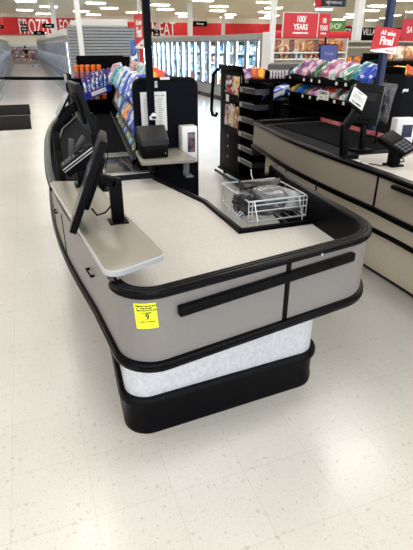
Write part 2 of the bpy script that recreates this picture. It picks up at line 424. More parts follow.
# front details in the frame of the front edge
fa = Vector((0.178, 1.222)); fb = Vector((1.308, 1.425)); fd = (fb-fa).normalized(); fang = math.atan2(fd.y, fd.x)
def front(t, z, o=0.0):     # point t metres along the front face
    q = fa + fd*t; nrm = Vector((fd.y, -fd.x)); return Vector((q.x+nrm.x*o, q.y+nrm.y*o, z))
FR = Euler((0, 0, fang))
rail = thing  # (placeholder name kept free)
MB().bar(front(0.178, 0.822, 0.013), front(0.965, 0.842, 0.013), 0.026, 0.037, 0.005).build('front_rail', M_black, CK, True)
sc = MB()
for t in (0.30, 0.57, 0.83):
    sc.cyl(front(t, 0.8175+0.0254*t, 0.025), front(t, 0.8175+0.0254*t, 0.028), 0.005, seg=10)
sc.build('rail_screws', M_rack, CK, True)
MB().obox(front(0.642, 0.755, 0.001), (0.022, 0.006, 0.265), FR.to_matrix(), 0.002).build('panel_seam', M_black, CK, True)
MB().obox(front(0.79, 0.888, 0.0135), (0.008, 0.006, 0.010), FR.to_matrix()).build('rim_notch', M_edge, CK, True)
# left face details
def left_pt(y):
    for a, b in zip(path, path[1:]):
        if (a[1]-y)*(b[1]-y) <= 0 and a[0] < 0.6: 
            t = (a[1]-y)/((a[1]-b[1]) or 1); d = (Vector(b)-Vector(a)).normalized()
            return Vector(a).lerp(Vector(b), t), d
def left_frame(y):
    p, d = left_pt(y); return p, d, math.atan2(d.y, d.x)
for y, z, L in ((1.70, 0.79, 0.085), (2.50, 0.80, 0.06)):
    p, d, an = left_frame(y); nrm = Vector((d.y, -d.x))
    h = MB(); c = p + nrm*0.014
    h.obox((c.x, c.y, z), (L, 0.007, 0.010), Euler((0, 0, an)).to_matrix(), 0.003)
    for sgn in (-1, 1):
        e = p + d*sgn*L*0.42 + nrm*0.007; h.obox((e.x, e.y, z), (0.010, 0.014, 0.010), Euler((0, 0, an)).to_matrix(), 0.003)
    h.build('drawer_pull', M_black, CK, True)
for y in (2.28, 2.72, 3.9):
    p, d, an = left_frame(y)
    MB().obox((p.x, p.y, 0.737), (0.012, 0.006, 0.23), Euler((0, 0, an)).to_matrix()).build('panel_seam', M_black, CK, True)
# lot tag: yellow paper bent round the corner
def along(path, s0):
    pass
cpts = [Vector(p) for p in path]
j0 = min(range(len(cpts)), key=lambda i: (cpts[i]-Vector((0.197, 1.262))).length)
seg = []; acc = 0
for i in range(j0, len(cpts)-1):
    seg.append((acc, cpts[i])); acc += (cpts[i+1]-cpts[i]).length
    if acc > 0.4: break
def on_corner(s, z, o=0.002):
    for (sa, pa), (sb, pb) in zip(seg, seg[1:]):
        if sa <= s <= sb:
            q = pa.lerp(pb, (s-sa)/(sb-sa)); d = (pb-pa).normalized(); n = Vector((d.y, -d.x)); return Vector((q.x+n.x*o, q.y+n.y*o, z))
    pa, pb = seg[-2][1], seg[-1][1]; d = (pb-pa).normalized(); n = Vector((d.y, -d.x)); q = pb + d*(s-seg[-1][0])
    return Vector((q.x+n.x*o, q.y+n.y*o, z))
TS0, TW, TZ1, TZ0 = 0.0, 0.072, 0.868, 0.774
def bend(bm, s0, zc, o):
    for v in bm.verts: v.co = on_corner(max(0.0001, s0 + v.co.x), zc + v.co.y, o + v.co.z)
tg = MB(); gr = bmesh.new(); bmesh.ops.create_grid(gr, x_segments=12, y_segments=6, size=0.5)
bmesh.ops.transform(gr, matrix=Matrix.Diagonal((TW, TZ1-TZ0, 1, 1)), verts=gr.verts)
r_ = bmesh.ops.extrude_face_region(gr, geom=list(gr.faces)); 
for v in r_['geom']:
    if isinstance(v, bmesh.types.BMVert): v.co.z += 0.0012
for v in gr.verts: v.co.y += 0.05*v.co.x; v.co.x -= 0.06*(v.co.y-0.047)
bend(gr, TW/2+0.0005, (TZ0+TZ1)/2, 0.0012); tg._merge(gr)
lot = tg.build('lot_tag', M_yellow, CK, True); lot['label'] = 'yellow paper tag numbered 9 stuck to the front corner'
tx = MB()
for body, size, x, y, b_, in (('9', 0.030, 0.004, -0.003, 0.0006), ('REMOVE THIS TAG ONLY', 0.0062, 0.006, 0.037, 0.0004), ('AFTER PAYMENT', 0.0062, 0.004, 0.029, 0.0004), ('KEEP WITH LOT UNTIL SOLD', 0.0055, 0.005, 0.021, 0.0004), ('LOT NUMBER', 0.0056, 0.004, 0.012, 0.0003), ('NAME', 0.005, -0.018, -0.021, 0.0003), ('DO NOT REMOVE', 0.005, 0.012, -0.021, 0.0003), ('H', 0.014, -0.031, 0.038, 0.0003), ('S', 0.014, -0.031, 0.026, 0.0003)):
    tx.text(body, size, MM((x, y, 0)), 0.0002, b_)
tx.box(-0.036, 0.036, 0.0153, 0.0160, 0, 0.0003); tx.box(-0.036, 0.036, -0.0165, -0.0158, 0, 0.0003)
for v in tx.bm.verts: v.co.x *= 0.86; v.co.y += 0.05*v.co.x; v.co.x -= 0.06*(v.co.y-0.047)
bend(tx.bm, TW/2+0.001, (TZ0+TZ1)/2, 0.0028)
tx.build('lettering', M_ink, lot, True)
# customer side shelf
_c = [at_z(*p, 0.95) for p in ((50, 181), (108, 274), (165, 254), (92, 181))]
shp = fillet([(p.x, p.y) for p in _c], [0.02, 0.04, 0.04, 0.02], 6)
sh = MB().prism(shp, 0.925, 0.95, bev=0.004).build('customer_shelf', M_shelf, CK, True); sh['label'] = 'grey laminate shelf along the customer side'
MB().sweep(offset_path(shp + [shp[0]], 0.0)[:-1], [(0.0, 0.926), (0.004, 0.928), (0.004, 0.946), (0.0, 0.949)], True).build('edge_band', M_edge, sh, True)
MB().box(0.16, 0.20, 1.6, 2.4, 0.75, 0.925).build('shelf_bracket', M_black, CK, True)
# conveyor end of the counter: deck, belt, scanner plate
in2 = offset_path(path, -0.028)
far = [p for p in in2 if p[1] >= 3.2 and p[0] < 1]
rightside = [(0.76, 3.2), (0.86, 3.95), (1.24, 6.4)]
MB().prism(far + list(rightside) + [(1.2, 6.55), (0.52, 6.5)][::1], 0.70, 0.772).build('conveyor_deck', M_deck, CK, True)
MB().prism([(0.31, 3.22), (0.73, 3.22), (0.82, 3.9), (0.42, 3.92)], 0.772, 0.784, bev=0.003).build('scanner_plate', M_scan, CK, True)
MB().prism([(0.30, 3.205), (0.735, 3.205), (0.745, 3.27), (0.31, 3.27)], 0.784, 0.790, bev=0.002).build('scale_edge', M_steel, CK, True)
MB().prism([(0.43, 3.78), (0.82, 3.78), (0.835, 3.95), (0.435, 3.95)], 0.784, 0.791, bev=0.002).build('roller_cover', mat('grey_roller_cover', (96, 96, 98), 0.35, spec=0.5), CK, True)
MB().prism([(0.44, 4.0), (0.845, 4.0), (1.20, 6.35), (0.80, 6.35)], 0.772, 0.790, bev=0.003).build('belt', M_belt, CK, True)
MB().tube([(0.13, 3.35, 0.80), (0.17, 4.3, 0.80), (0.29, 5.3, 0.80), (0.52, 6.2, 0.80), (0.75, 6.42, 0.80)], 0.008).build('side_guide', mat('grey_guide_rail', (120, 124, 126), 0.45), CK, True)
# right-hand skirt of the conveyor, facing the cashier
MB().sweep([(1.24, 6.4), (0.87, 3.95), (0.77, 3.2)], [(0, 0.55), (0, 0.80), (-0.03, 0.80), (-0.03, 0.55)]).build('conveyor_skirt', M_black, CK, True)
pk = MB().sweep([(1.19, 6.1), (0.915, 4.2)], [(0.0, 0.80), (0.0, 0.845), (-0.012, 0.845), (-0.012, 0.80)]).build('price_strip', mat('pink_price_strip', (196, 110, 120), 0.5, c2=(120, 60, 70), vs=14), CK, True)
# ------------------------------------------------------------------ things on and around the near counter
# customer display on a post
dm = thing('customer_display', 'black customer monitor on a short post at the near end of the grey shelf', 'monitor', (0.271, 1.807, 0.95))
dm.scale = (0.96,)*3
MB().box(-0.04, 0.04, -0.04, 0.04, 0, 0.006, 0.002).build('base_plate', M_black, dm)
MB().box(-0.026, 0.026, -0.018, 0.018, 0.006, 0.185, 0.005).build('post', M_black, dm)
am = MB(); am.bar((0.02, 0, 0.165), (-0.075, 0, 0.195), 0.036, 0.045, 0.005); am.cyl((-0.02, -0.026, 0.178), (-0.02, 0.026, 0.178), 0.02); am.cyl((0.005, -0.026, 0.165), (0.005, 0.026, 0.165), 0.02)
am.build('arm', M_black, dm)
MM_ = Matrix.Translation((-0.108, -0.01, 0.19)) @ Euler((0, 0, R(-8))).to_matrix().to_4x4() @ Euler((0, R(24), 0)).to_matrix().to_4x4()
MB().box(-0.012, 0.016, -0.125, 0.125, -0.19, 0.19, 0.004, MM_).box(0.016, 0.036, -0.07, 0.07, -0.10, 0.12, 0.008, MM_).build('housing', M_black, dm)
MB().box(-0.0135, -0.011, -0.112, 0.112, -0.172, 0.176, 0, MM_).build('screen', M_screen, dm)
MB().tube([(-0.105, 0.0, 0.07), (-0.085, 0.01, 0.035), (-0.05, 0.005, 0.045), (-0.022, 0, 0.075)], 0.004).build('cable', M_rack, dm)
# operator display, large, leaning
od = thing('operator_display', 'dark flat monitor leaning over the conveyor, behind the card terminal', 'monitor', (0.37, 3.02, 0.75))
MB().box(-0.07, 0.07, -0.07, 0.07, 0, 0.012, 0.004).build('base', M_black, od)
MB().bar((0, 0, 0.01), (-0.03, 0, 0.48), 0.04, 0.03, 0.006).build('post', M_black, od)
M2 = Matrix.Translation((-0.085, -0.10, 0.525)) @ Euler((0, 0, R(4))).to_matrix().to_4x4() @ Euler((0, R(-14), 0)).to_matrix().to_4x4()
MB().box(-0.014, 0.014, -0.16, 0.16, -0.14, 0.14, 0.004, M2).box(-0.035, -0.014, -0.09, 0.09, -0.08, 0.08, 0.006, M2).build('housing', mat('dark_grey_plastic', (16, 19, 24), 0.5, spec=0.1), od)
MB().box(0.013, 0.0155, -0.148, 0.148, -0.125, 0.128, 0, M2).build('screen', M_screen, od)
MB().bar((-0.03, 0, 0.46), (-0.09, -0.06, 0.51), 0.03, 0.03, 0.004).build('tilt_bracket', M_black, od)
# bent black post with a small tilted tablet
tp = thing('tablet_stand', 'small tablet edge-on at the top of a bent black post on the outer rim', 'tablet stand', (0.128, 2.82, 0.75))
MB().box(-0.03, 0.05, -0.035, 0.035, 0, 0.02, 0.003).build('base', M_black, tp)
tm = MB(); tm.bar((0.0, 0, 0.015), (-0.012, 0.05, 0.30), 0.04, 0.03, 0.005); tm.bar((-0.012, 0.05, 0.28), (-0.008, 0.07, 0.42), 0.04, 0.03, 0.005); tm.bar((-0.012, 0.07, 0.41), (0.075, 0.08, 0.52), 0.045, 0.04, 0.006)
tm.bar((0.06, 0.08, 0.50), (0.13, 0.08, 0.54), 0.05, 0.05, 0.006); tm.build('post', M_black, tp)
M3 = Matrix.Translation((0.055, 0.08, 0.545)) @ Euler((0, R(33), 0)).to_matrix().to_4x4()
MB().box(-0.009, 0.003, -0.09, 0.09, -0.072, 0.072, 0.003, M3).build('tablet', M_black, tp)
MB().box(-0.0105, -0.0085, -0.084, 0.084, -0.068, 0.068, 0, M3).build('screen', mat('pale_screen', (170, 176, 184), 0.2), tp)
# card terminal
ct = thing('card_terminal', 'black card terminal with silver edge strips at the back end of the grey shelf', 'card terminal', (0.206, 2.42, 0.95))
ct.scale = (0.96,)*3
MB().box(-0.05, 0.05, -0.045, 0.045, 0, 0.012, 0.003).build('base', M_black, ct)
MB().box(-0.035, 0.035, -0.03, 0.03, 0.012, 0.09, 0.008).bar((0, 0, 0.08), (-0.01, 0, 0.13), 0.05, 0.06, 0.006).build('stem', M_black, ct)
M4 = Matrix.Translation((-0.015, -0.005, 0.15)) @ Euler((0, R(-33), 0)).to_matrix().to_4x4()
MB().box(-0.105, 0.095, -0.05, 0.05, -0.045, 0.02, 0.010, M4).build('body', M_black, ct)
MB().box(0.01, 0.085, -0.04, 0.04, 0.019, 0.0215, 0, M4).build('screen', M_screen, ct)
kp = MB()
for i in range(4):
    for j in range(3): kp.box(-0.09+0.022*i, -0.074+0.022*i, -0.036+0.026*j, -0.016+0.026*j, 0.019, 0.024, 0.002, M4)
kp.build('keypad', mat('charcoal_keys', (58, 60, 66), 0.5), ct)
MB().box(-0.10, 0.09, -0.0525, -0.0495, 0.004, 0.011, 0, M4).box(-0.10, 0.09, -0.0525, -0.0495, -0.009, -0.004, 0, M4).build('edge_strips', M_steel, ct)
gm = MB(); gm.bar((-0.045, 0.06, 0.12), (-0.035, 0.07, 0.235), 0.03, 0.022, 0.006); gm.bar((-0.03, 0.06, 0.16), (0.03, 0.07, 0.245), 0.03, 0.02, 0.006)
gm.build('privacy_shield', mat('dark_grey_shield', (40, 41, 44), 0.45), ct)
MB().tube([(0.05, 0.02, 0.17), (0.09, 0.03, 0.215), (0.125, 0.02, 0.20), (0.14, 0.0, 0.15), (0.12, 0.0, 0.08)], 0.003).build('stylus_cord', M_rack, ct)
# partition board behind the cashier well
pb = thing('partition_board', 'dark navy partition board with rounded top corners and a small grey shelf', 'partition board', (0.95, 3.33, 0))
outl = fillet([(0.69, 0.80), (0.80, 0.80), (0.80, 0.0), (1.13, 0.0), (1.13, 1.385), (0.69, 1.385)], [0, 0, 0, 0, 0.045, 0.045], 6)
V = Matrix(((1, 0, 0, 0), (0, 0, 1, 0), (0, 1, 0, 0), (0, 0, 0, 1)))
def vprism(poly, y0, y1): return MB().prism(poly, y0, y1, V)
vprism(outl, 3.32, 3.35).build('panel', M_navy, pb, True)
ed = MB(); eo = fillet([(0.80, 0.8), (0.69, 0.80), (0.69, 1.385), (1.13, 1.385), (1.13, 0.0)], [0, 0, 0.045, 0.045, 0], 8)
ed.tube([(p[0], 3.335, p[1]) for p in eo], 0.018, 8).build('edge_trim', M_trim, pb, True)
MB().prism(fillet([(0.62, 2.94), (0.985, 2.91), (0.985, 3.318), (0.665, 3.318)], [0.02, 0.01, 0, 0], 4), 0.90, 0.925, bev=0.003).build('shelf', M_shelf, pb, True)['label'] = 'small grey laminate shelf'
MB().box(0.72, 0.74, 3.05, 3.318, 0.82, 0.90).box(0.92, 0.94, 3.05, 3.318, 0.82, 0.90).build('bracket', M_rack, pb, True)
nl = MB().box(0.83, 0.848, 3.317, 3.3195, 1.338, 1.392 - 0.012).build('number_plate', M_paper, pb, True)
MB().text('2', 0.026, MM((0.839, 3.3165, 1.366), UPR), 0.0003, 0.0006).text('2', 0.014, MM((0.839, 3.3165, 1.346), UPR), 0.0003, 0.0002).build('number', M_ink, nl, True)
MB().box(0.868, 0.935, 3.312, 3.318, 1.388, 1.404).build('edge_label', M_paper, pb, True)
pn = thing('paper_notice', 'white printed paper notice taped to the navy partition board', 'paper notice', (0.815, 3.318, 1.05))
MB().box(-0.092, 0.092, -0.0015, 0.0, 0, 0.262).build('sheet', M_paper, pn)
tx = MB().text('CASH OFFICE PROCEDURES', 0.011, MM((0.01, -0.002, 0.236), UPR), 0.0002, 0.0003)
for i in range(15):
    for c in range(3):
        wdt = random.uniform(0.025, 0.04); x0 = -0.07 + 0.05*c
        tx.box(x0, x0+wdt, -0.0021, -0.0015, 0.215-0.013*i, 0.2185-0.013*i)
tx.box(0.02, 0.021, -0.002, -0.0015, 0.03, 0.22); tx.box(-0.02, -0.019, -0.002, -0.0015, 0.03, 0.22)
tx.build('printed_lines', M_greyink, pn)
# receipt printer
rp = thing('receipt_printer', 'black receipt printer on the small grey shelf of the partition board', 'printer', (0.735, 3.08, 0.925))
MB().box(-0.085, 0.09, -0.07, 0.09, 0, 0.085, 0.01).build('body', M_black, rp)
MB().prism([(-0.075, 0.085), (0.09, 0.085), (0.09, 0.185), (0.02, 0.20), (-0.075, 0.12)], -0.092, 0.095, Matrix(((0, 0, 1, 0), (1, 0, 0, 0), (0, 1, 0, 0), (0, 0, 0, 1))), 0.006).build('lid', mat('black_printer_lid', (30, 31, 35), 0.32), rp)
MB().box(-0.07, 0.07, -0.072, -0.0695, 0.055, 0.062).build('paper_slot', M_screen, rp)
MB().cyl((0.07, -0.071, 0.03), (0.07, -0.068, 0.03), 0.004, seg=8).build('status_light', mat('pale_led', (150, 170, 200), 0.3), rp)
# lane pole
lp = thing('lane_pole', 'tall navy lane pole rising behind the receipt printer past the red edge-on sign', 'pole', (0.772, 3.22, 0.925))
MB().box(-0.022, 0.022, -0.022, 0.022, 0, 2.2, 0.004).build('shaft', M_navy, lp)
MB().box(-0.045, 0.045, -0.04, 0.04, 0, 0.012, 0.003).build('foot_plate', M_navy, lp)
cl = MB(); cl.cyl((0.01, -0.03, 0.245), (0.01, -0.02, 0.245), 0.02, seg=16); cl.box(-0.02, 0.03, -0.03, -0.02, 0.22, 0.245, 0.003); cl.build('cable_clip', M_white, lp)
def sale_sign(name, label, loc, rot, w=0.235, h=0.19):
    s = thing(name, label, 'sign', loc, rot=rot)
    sk = 0.03
    MB().prism([(-w/2, -h/2), (w/2, -h/2), (w/2, h/2), (-w/2, h/2)], 0, 0.004, MM((0, 0.002, 0), UPR)).build('panel', M_red, s)
    MB().prism([(-w/2, -h/2), (w/2, -h/2), (w/2, -h/2+0.058), (-w/2, -h/2+0.012)], 0, 0.001, MM((0, -0.002, 0), UPR)).build('white_band', M_wtext, s)
    MB().text('All sales', 0.046, MM((0.008, -0.0035, 0.052), UPR), 0.0005, 0.0012, sx=0.85).text('Final', 0.080, MM((0.008, -0.0035, -0.006), UPR), 0.0005, 0.003, sx=0.80).build('lettering', M_wtext, s)
    MB().text('final sale', 0.02, MM((0.05, -0.0035, -h/2+0.02), UPR), 0.0004, 0.0003).build('small_lettering', M_red, s)
    return s
sale_sign('sale_sign', 'red All sales Final sign seen edge-on beside the near lane pole', (0.752, 3.36, 1.68), (0, 0, R(-86)), 0.20, 0.20)
# sanitizer dispenser
sd = thing('sanitizer_dispenser', 'white hand sanitizer dispenser with dark window on the partition board', 'dispenser', (1.045, 3.318, 0.83))
MB().box(-0.058, 0.058, -0.10, 0.0, 0.0, 0.255, 0.008).build('housing', M_white, sd)
MB().box(-0.018, 0.038, -0.1025, -0.099, 0.075, 0.215, 0.0005).build('window', mat('smoky_window', (44, 48, 66), 0.15, c2=(120, 90, 100), vs=22), sd)
MB().box(-0.008, 0.040, -0.104, -0.098, 0.02, 0.034, 0.002).build('push_bar', M_ink, sd)
dt = MB(); dt.box(-0.03, 0.02, -0.012, -0.002, -0.11, 0.0, 0.002); dt.box(-0.03, 0.03, -0.09, -0.002, -0.115, -0.105, 0.003); dt.build('drip_tray', mat('grey_drip_tray', (118, 122, 130), 0.4), sd)

# wire bag rack in the cut-out
wr = thing('wire_bag_rack', 'chrome wire bag rack hanging in the counter cut-out', 'bag rack', (1.14, 2.22, 0.75))
def wire(pts, r=0.0042): return MB().tube(pts, r, 8)
x0, x1, y0, y1 = 0.975, 1.315, 2.045, 2.42
fr = MB()
for z in (0.885, 0.775):
    fr.tube([(x0, y0, z), (x1, y0, z), (x1, y1, z), (x0, y1, z)], 0.0048, 8, True)
fr.tube([(x0, y0, 0.862), (x1, y0, 0.862)], 0.0035); fr.tube([(x0, y0, 0.83), (x1, y0, 0.83)], 0.0035)
fr.build('frame', M_chrome, wr, True)
for x in (x0, x0+0.02, x1-0.02, x1):
    for y in (y0, y1): MB().tube([(x, y, 0.775), (x, y, 0.885)], 0.0035).build('upright', M_chrome, wr, True)
for y in (y0+0.12, y0+0.24):
    for x in (x0, x1): MB().tube([(x, y, 0.775), (x, y, 0.885)], 0.003).build('upright', M_chrome, wr, True)
for i in range(7):
    y = y0 + 0.02 + 0.026*i
    MB().tube([(x0-0.055, y, 0.772), (x0-0.045, y, 0.81), (x0-0.025, y, 0.825), (x0-0.008, y+0.006, 0.80), (x0, y+0.01, 0.778)], 0.0028).build('spring_loop', M_chrome, wr, True)
for i in range(6):
    x = x0 + (x1-x0)*(i+0.5)/6; MB().tube([(x, y0, 0.775), (x, y1, 0.775)], 0.0026).build('bottom_wire', M_chrome, wr, True)
for x in (x0+0.03, x1-0.05): MB().tube([(x, y0, 0.885), (x, y0-0.012, 0.86), (x, y0-0.045, 0.80), (x, y0-0.05, 0.772)], 0.0035).build('hook', M_chrome, wr, True)
MB().tube([(x0+0.2, y1, 0.885), (x0+0.2, y1+0.03, 0.91), (x0+0.2, y1+0.035, 0.94), (x0+0.19, y1+0.02, 0.945)], 0.003).build('hook', M_chrome, wr, True)
def film_mat(name, c, a):
    m = mat(name, c, 0.22, spec=0.6, var=0.25, vs=18, bump=0.6); n = m.node_tree.nodes; n['Principled BSDF'].inputs['Alpha'].default_value = a; return m
M_film = film_mat('grey_bag_film', (92, 94, 100), 0.92); M_film2 = film_mat('pale_bag_film', (150, 152, 156), 0.88); M_film3 = film_mat('black_bag_film', (34, 34, 37), 0.96)
for i, (lx, ly, lz, w_, h_, t_, rx, ry, rz, m_, lb) in enumerate((
    (1.00, 2.16, 0.845, 0.16, 0.12, 0.11, 0, 8, 70, M_film3, 'black crumpled carrier bag at the left of the wire rack'),
    (1.145, 2.16, 0.845, 0.20, 0.13, 0.17, 12, 0, 8, M_film, 'grey crumpled carrier bag in the middle of the wire rack'),
    (1.255, 2.15, 0.838, 0.13, 0.12, 0.15, 0, 20, 30, M_film2, 'pale translucent carrier bag at the right of the wire rack'),
    (1.17, 2.32, 0.85, 0.26, 0.13, 0.11, -10, 0, -6, M_film3, 'black crumpled carrier bag at the back of the wire rack'))):
    b = MB().pillow(w_, h_, t_, 14, wrinkle=0.016, seed=i+3).build('carrier_bag', m_)
    b.location = (lx, ly, lz); b.rotation_euler = (R(rx), R(ry), R(rz)); tag(b, lb, 'plastic bag', 'carrier bags in the wire rack')

# candy rack along the conveyor
ra = math.atan2(2.85, 0.31)
cr_ = thing('candy_rack', 'black candy rack with sloping shelves running along the near conveyor', 'display rack', (0.71, 3.5, 0), ra)
CRM = wm(cr_)
def C(x, y, z): return CRM @ Vector((x, y, z))
MB().box(0.02, 2.9, -0.40, -0.38, 0.0, 1.36).build('back_panel', M_rack, cr_)
MB().box(0.02, 2.9, -0.38, -0.27, 0.0, 0.12).build('foot', M_rack, cr_)
for zs, d0 in ((1.20, 0.0), (0.95, 0.0), (0.815, 0.04)):
    s_ = MB(); s_.box(0, 2.9, -0.39, d0-0.005, -0.006, 0.006, 0, MM((0, 0, zs), (R(-8), 0, 0))); 
    s_.build('shelf', M_rack, cr_)
    MB().box(0, 2.9, -0.006+d0, 0.0+d0, zs-0.016, zs+0.012).build('price_rail', mat('grey_price_rail', (24, 26, 30), 0.5, c2=(90, 92, 94), vs=16), cr_)
for x in (0.0, 1.45, 2.9): MB().box(x-0.012, x+0.012, -0.39, -0.02, 0.80, 1.34).build('side_bracket', M_rack, cr_) if x != 1.45 else None
P_blue = pack_mat('blue_white_pack', (26, 66, 180), (205, 214, 226), (30, 84, 190), 12)
P_teal = pack_mat('teal_white_pack', (70, 150, 160), (214, 222, 224), (60, 110, 150), 13)
P_pink = pack_mat('pink_pack', (186, 120, 148), (222, 206, 214), (140, 70, 120), 14)
P_orange = pack_mat('orange_pack', (230, 110, 30), (245, 190, 60), (200, 70, 20), 10)
P_yellow = pack_mat('yellow_red_pack', (240, 180, 40), (225, 80, 40), (250, 215, 90), 9)
P_green = pack_mat('green_pack', (58, 112, 84), (196, 212, 176), (30, 74, 56), 14)
P_purple = pack_mat('purple_pack', (150, 96, 146), (214, 180, 204), (100, 56, 112), 14)
P_white = pack_mat('white_green_pack', (206, 214, 220), (110, 176, 160), (150, 170, 200), 13)
P_dark = pack_mat('dark_multicolour_pack', (40, 70, 80), (120, 150, 90), (150, 60, 60), 12)
P_tan = pack_mat('tan_snack_pack', (196, 150, 96), (230, 205, 170), (170, 80, 40), 8)
def bag(name, m, w, h, t, n=8): return MB().pillow(w, h, t, n, wrinkle=0.006, seed=random.randint(0, 999)).build(name, m)
def place_bag(m, w, h, t, x, y, z, lean, yaw, label, group, name='candy_bag'):
    b = bag(name, m, w, h, t); b.rotation_mode = 'XYZ'
    Mx = CRM @ Matrix.Translation((x, y, z + h/2*math.cos(R(lean)))) @ Euler((0, 0, R(yaw))).to_matrix().to_4x4() @ Euler((R(lean), 0, 0)).to_matrix().to_4x4()
    b.location = Mx.to_translation(); b.rotation_euler = Mx.to_euler(); return tag(b, label, 'candy bag', group)
# local +y faces the conveyor; bags lean back (away from the conveyor)
ups = [(P_blue, 'blue and white'), (P_blue, 'blue and white'), (P_blue, 'blue and white'), (P_white, 'white and green'), (P_blue, 'blue and white'), (P_white, 'white and green'), (P_teal, 'teal and white'), (P_blue, 'blue and white'), (P_teal, 'teal and white'), (P_pink, 'pink'), (P_dark, 'dark'), (P_pink, 'pink')]
for i, (m_, cn) in enumerate(ups):
    place_bag(m_, 0.24, 0.22, 0.09, 0.16 + 0.225*i, -0.04 + random.uniform(-0.02, 0.02), 1.212, random.uniform(16, 34), random.uniform(-16, 16), f'{cn} candy bag, front row of the top shelf, {ORD[i]} from the board', 'front row of bags on the top candy shelf')
bks = [(P_blue, 'blue and white'), (P_green, 'green'), (P_white, 'white and green'), (P_white, 'white and green'), (P_teal, 'teal and white'), (P_white, 'white and green'), (P_pink, 'pink'), (P_tan, 'tan'), (P_pink, 'pink')]
for i, (m_, cn) in enumerate(bks):
    place_bag(m_, 0.25, 0.22, 0.08, 0.2 + 0.28*i, -0.24, 1.225, random.uniform(4, 20), random.uniform(-14, 14), f'{cn} candy bag, back row of the top shelf, {ORD[i]} from the board', 'back row of bags on the top candy shelf')
mids = [(P_blue, 'blue and white'), (P_blue, 'blue and white'), (P_blue, 'blue and white'), (P_orange, 'orange'), (P_teal, 'teal and white'), (P_blue, 'blue and white'), (P_teal, 'teal and white'), (P_dark, 'dark'), (P_pink, 'pink'), (P_dark, 'dark')]
for i, (m_, cn) in enumerate(mids):
    place_bag(m_, 0.23, 0.18, 0.07, 0.25 + 0.26*i, -0.05, 0.962, random.uniform(18, 32), random.uniform(-14, 14), f'{cn} candy bag on the middle candy shelf, {ORD[i]} from the board', 'bags on the middle candy shelf')
lows = [(P_dark, 'dark'), (P_teal, 'teal and white'), (P_dark, 'dark'), (P_blue, 'blue and white'), (P_dark, 'dark'), (P_green, 'green'), (P_dark, 'dark'), (P_teal, 'teal and white')]
for i, (m_, cn) in enumerate(lows):
    place_bag(m_, 0.22, 0.11, 0.035, 0.4 + 0.28*i, -0.04, 0.822, 48, random.uniform(-4, 4), f'{cn} flat candy packet on the bottom candy shelf, {ORD[i]} from the board', 'flat packets on the bottom candy shelf', 'candy_packet')
yb = bag('snack_pouch', P_yellow, 0.13, 0.10, 0.05, 8); p = at_y(157, 74, 3.46); yb.location = (p.x, p.y, p.z-0.01); yb.rotation_euler = (R(-20), R(18), R(10)); tag(yb, 'yellow and red snack pouch peeking over the top edge of the partition board', 'snack pouch')
MB().box(0.81, 0.99, 3.352, 3.52, 1.28, 1.29).box(0.81, 0.99, 3.515, 3.525, 1.18, 1.34).build('ledge', M_rack, pb, True)
st = MB().box(-0.02, 0.02, -0.014, 0.014, 0, 0.016, 0.002).build('price_marker', mat('blue_red_marker', (40, 50, 190), 0.4, c2=(220, 90, 110), vs=40)); st.location = (0.80, 3.80, 0.785); tag(st, 'tiny blue and red marker beside the conveyor belt end', 'marker')

# end rack at the far end of the lane: orange bottles and toothbrush packs
ERX = 0.10
er = thing('end_display_rack', 'black end rack with dark header at the far end of the near conveyor', 'display rack', (0.88, 6.85, 0))
MB().box(0.68, 1.40, 6.95, 6.98, 0, 1.46).build('back_panel', M_rack, er, True)
hx0 = at_y(80, 60, 6.6); hx1 = at_y(128, 60, 6.6)
MB().box(hx0.x, hx1.x, 6.93, 6.99, 1.40, 1.475).build('header', M_rack, er, True)
for z in (1.19, 0.93, 0.72): MB().box(0.550, 1.250, 6.58, 6.95, z-0.012, z).box(0.550, 1.250, 6.575, 6.585, z-0.02, z+0.03).build('shelf', M_rack, er, True)
MB().box(0.530, 0.555, 6.58, 6.97, 0, 1.27).build('side_frame', M_rack, er, True); MB().box(1.245, 1.270, 6.58, 6.97, 0, 1.27).build('side_frame', M_rack, er, True)
MB().box(0.530, 1.270, 6.58, 6.97, 0, 0.1).build('foot', M_rack, er, True)
bt = thing('spray_bottle', 'orange-capped purple bottle on the end rack, leftmost of the front row', 'bottle', (0, 0, 0), group='orange-capped bottles on the end rack')
MB().lathe([(0.026, 0), (0.028, 0.01), (0.028, 0.105), (0.022, 0.12)], seg=12).build('bottle', mat('purple_bottle', (70, 50, 120), 0.3, c2=(210, 120, 60), vs=30), bt)
MB().lathe([(0.024, 0.12), (0.026, 0.125), (0.025, 0.175), (0.018, 0.183)], seg=12).build('cap', M_orange, bt)
n = 0
for row, y in ((0, 6.63), (1, 6.70)):
    for i in range(5):
        x = 0.63 + 0.072*i + 0.02*row
        lb = f'orange-capped purple bottle, {ORD[i]} from the left in the end rack\'s {"front" if row == 0 else "back"} row'
        if n == 0: bt.location = (x, y, 1.19); bt['label'] = lb
        else: dup(bt, (x, y, 1.19), label=lb)
        n += 1
for i in range(5):
    b = bag('snack_packet', P_orange if i % 2 == 0 else P_tan, 0.07, 0.09, 0.035, 6); b.location = (0.62+0.085*i, 6.65, 0.98); b.rotation_euler = (R(10), 0, R(random.uniform(-10, 10)))
    tag(b, f'small orange snack packet on the lower shelf of the end rack, {ORD[i]} from the left', 'snack packet', 'packets on the lower end rack shelf')
tt = thing('toothbrush_tray', 'blue sloping cardboard tray holding toothbrush packs at the conveyor end', 'tray', (0.835, 6.3, 1.035), rot=(R(0), R(-17), R(8)))
tt.scale = (1.12, 1, 1.12)
MB().box(-0.16, 0.16, -0.05, 0.0, 0, 0.010).box(-0.16, 0.16, -0.055, -0.05, 0, 0.075).box(-0.16, 0.16, 0.0, 0.005, 0, 0.10).box(-0.165, -0.16, -0.055, 0.005, 0, 0.085).box(0.16, 0.165, -0.055, 0.005, 0, 0.085).build('tray', mat('blue_card_tray', (20, 38, 150), 0.5), tt)
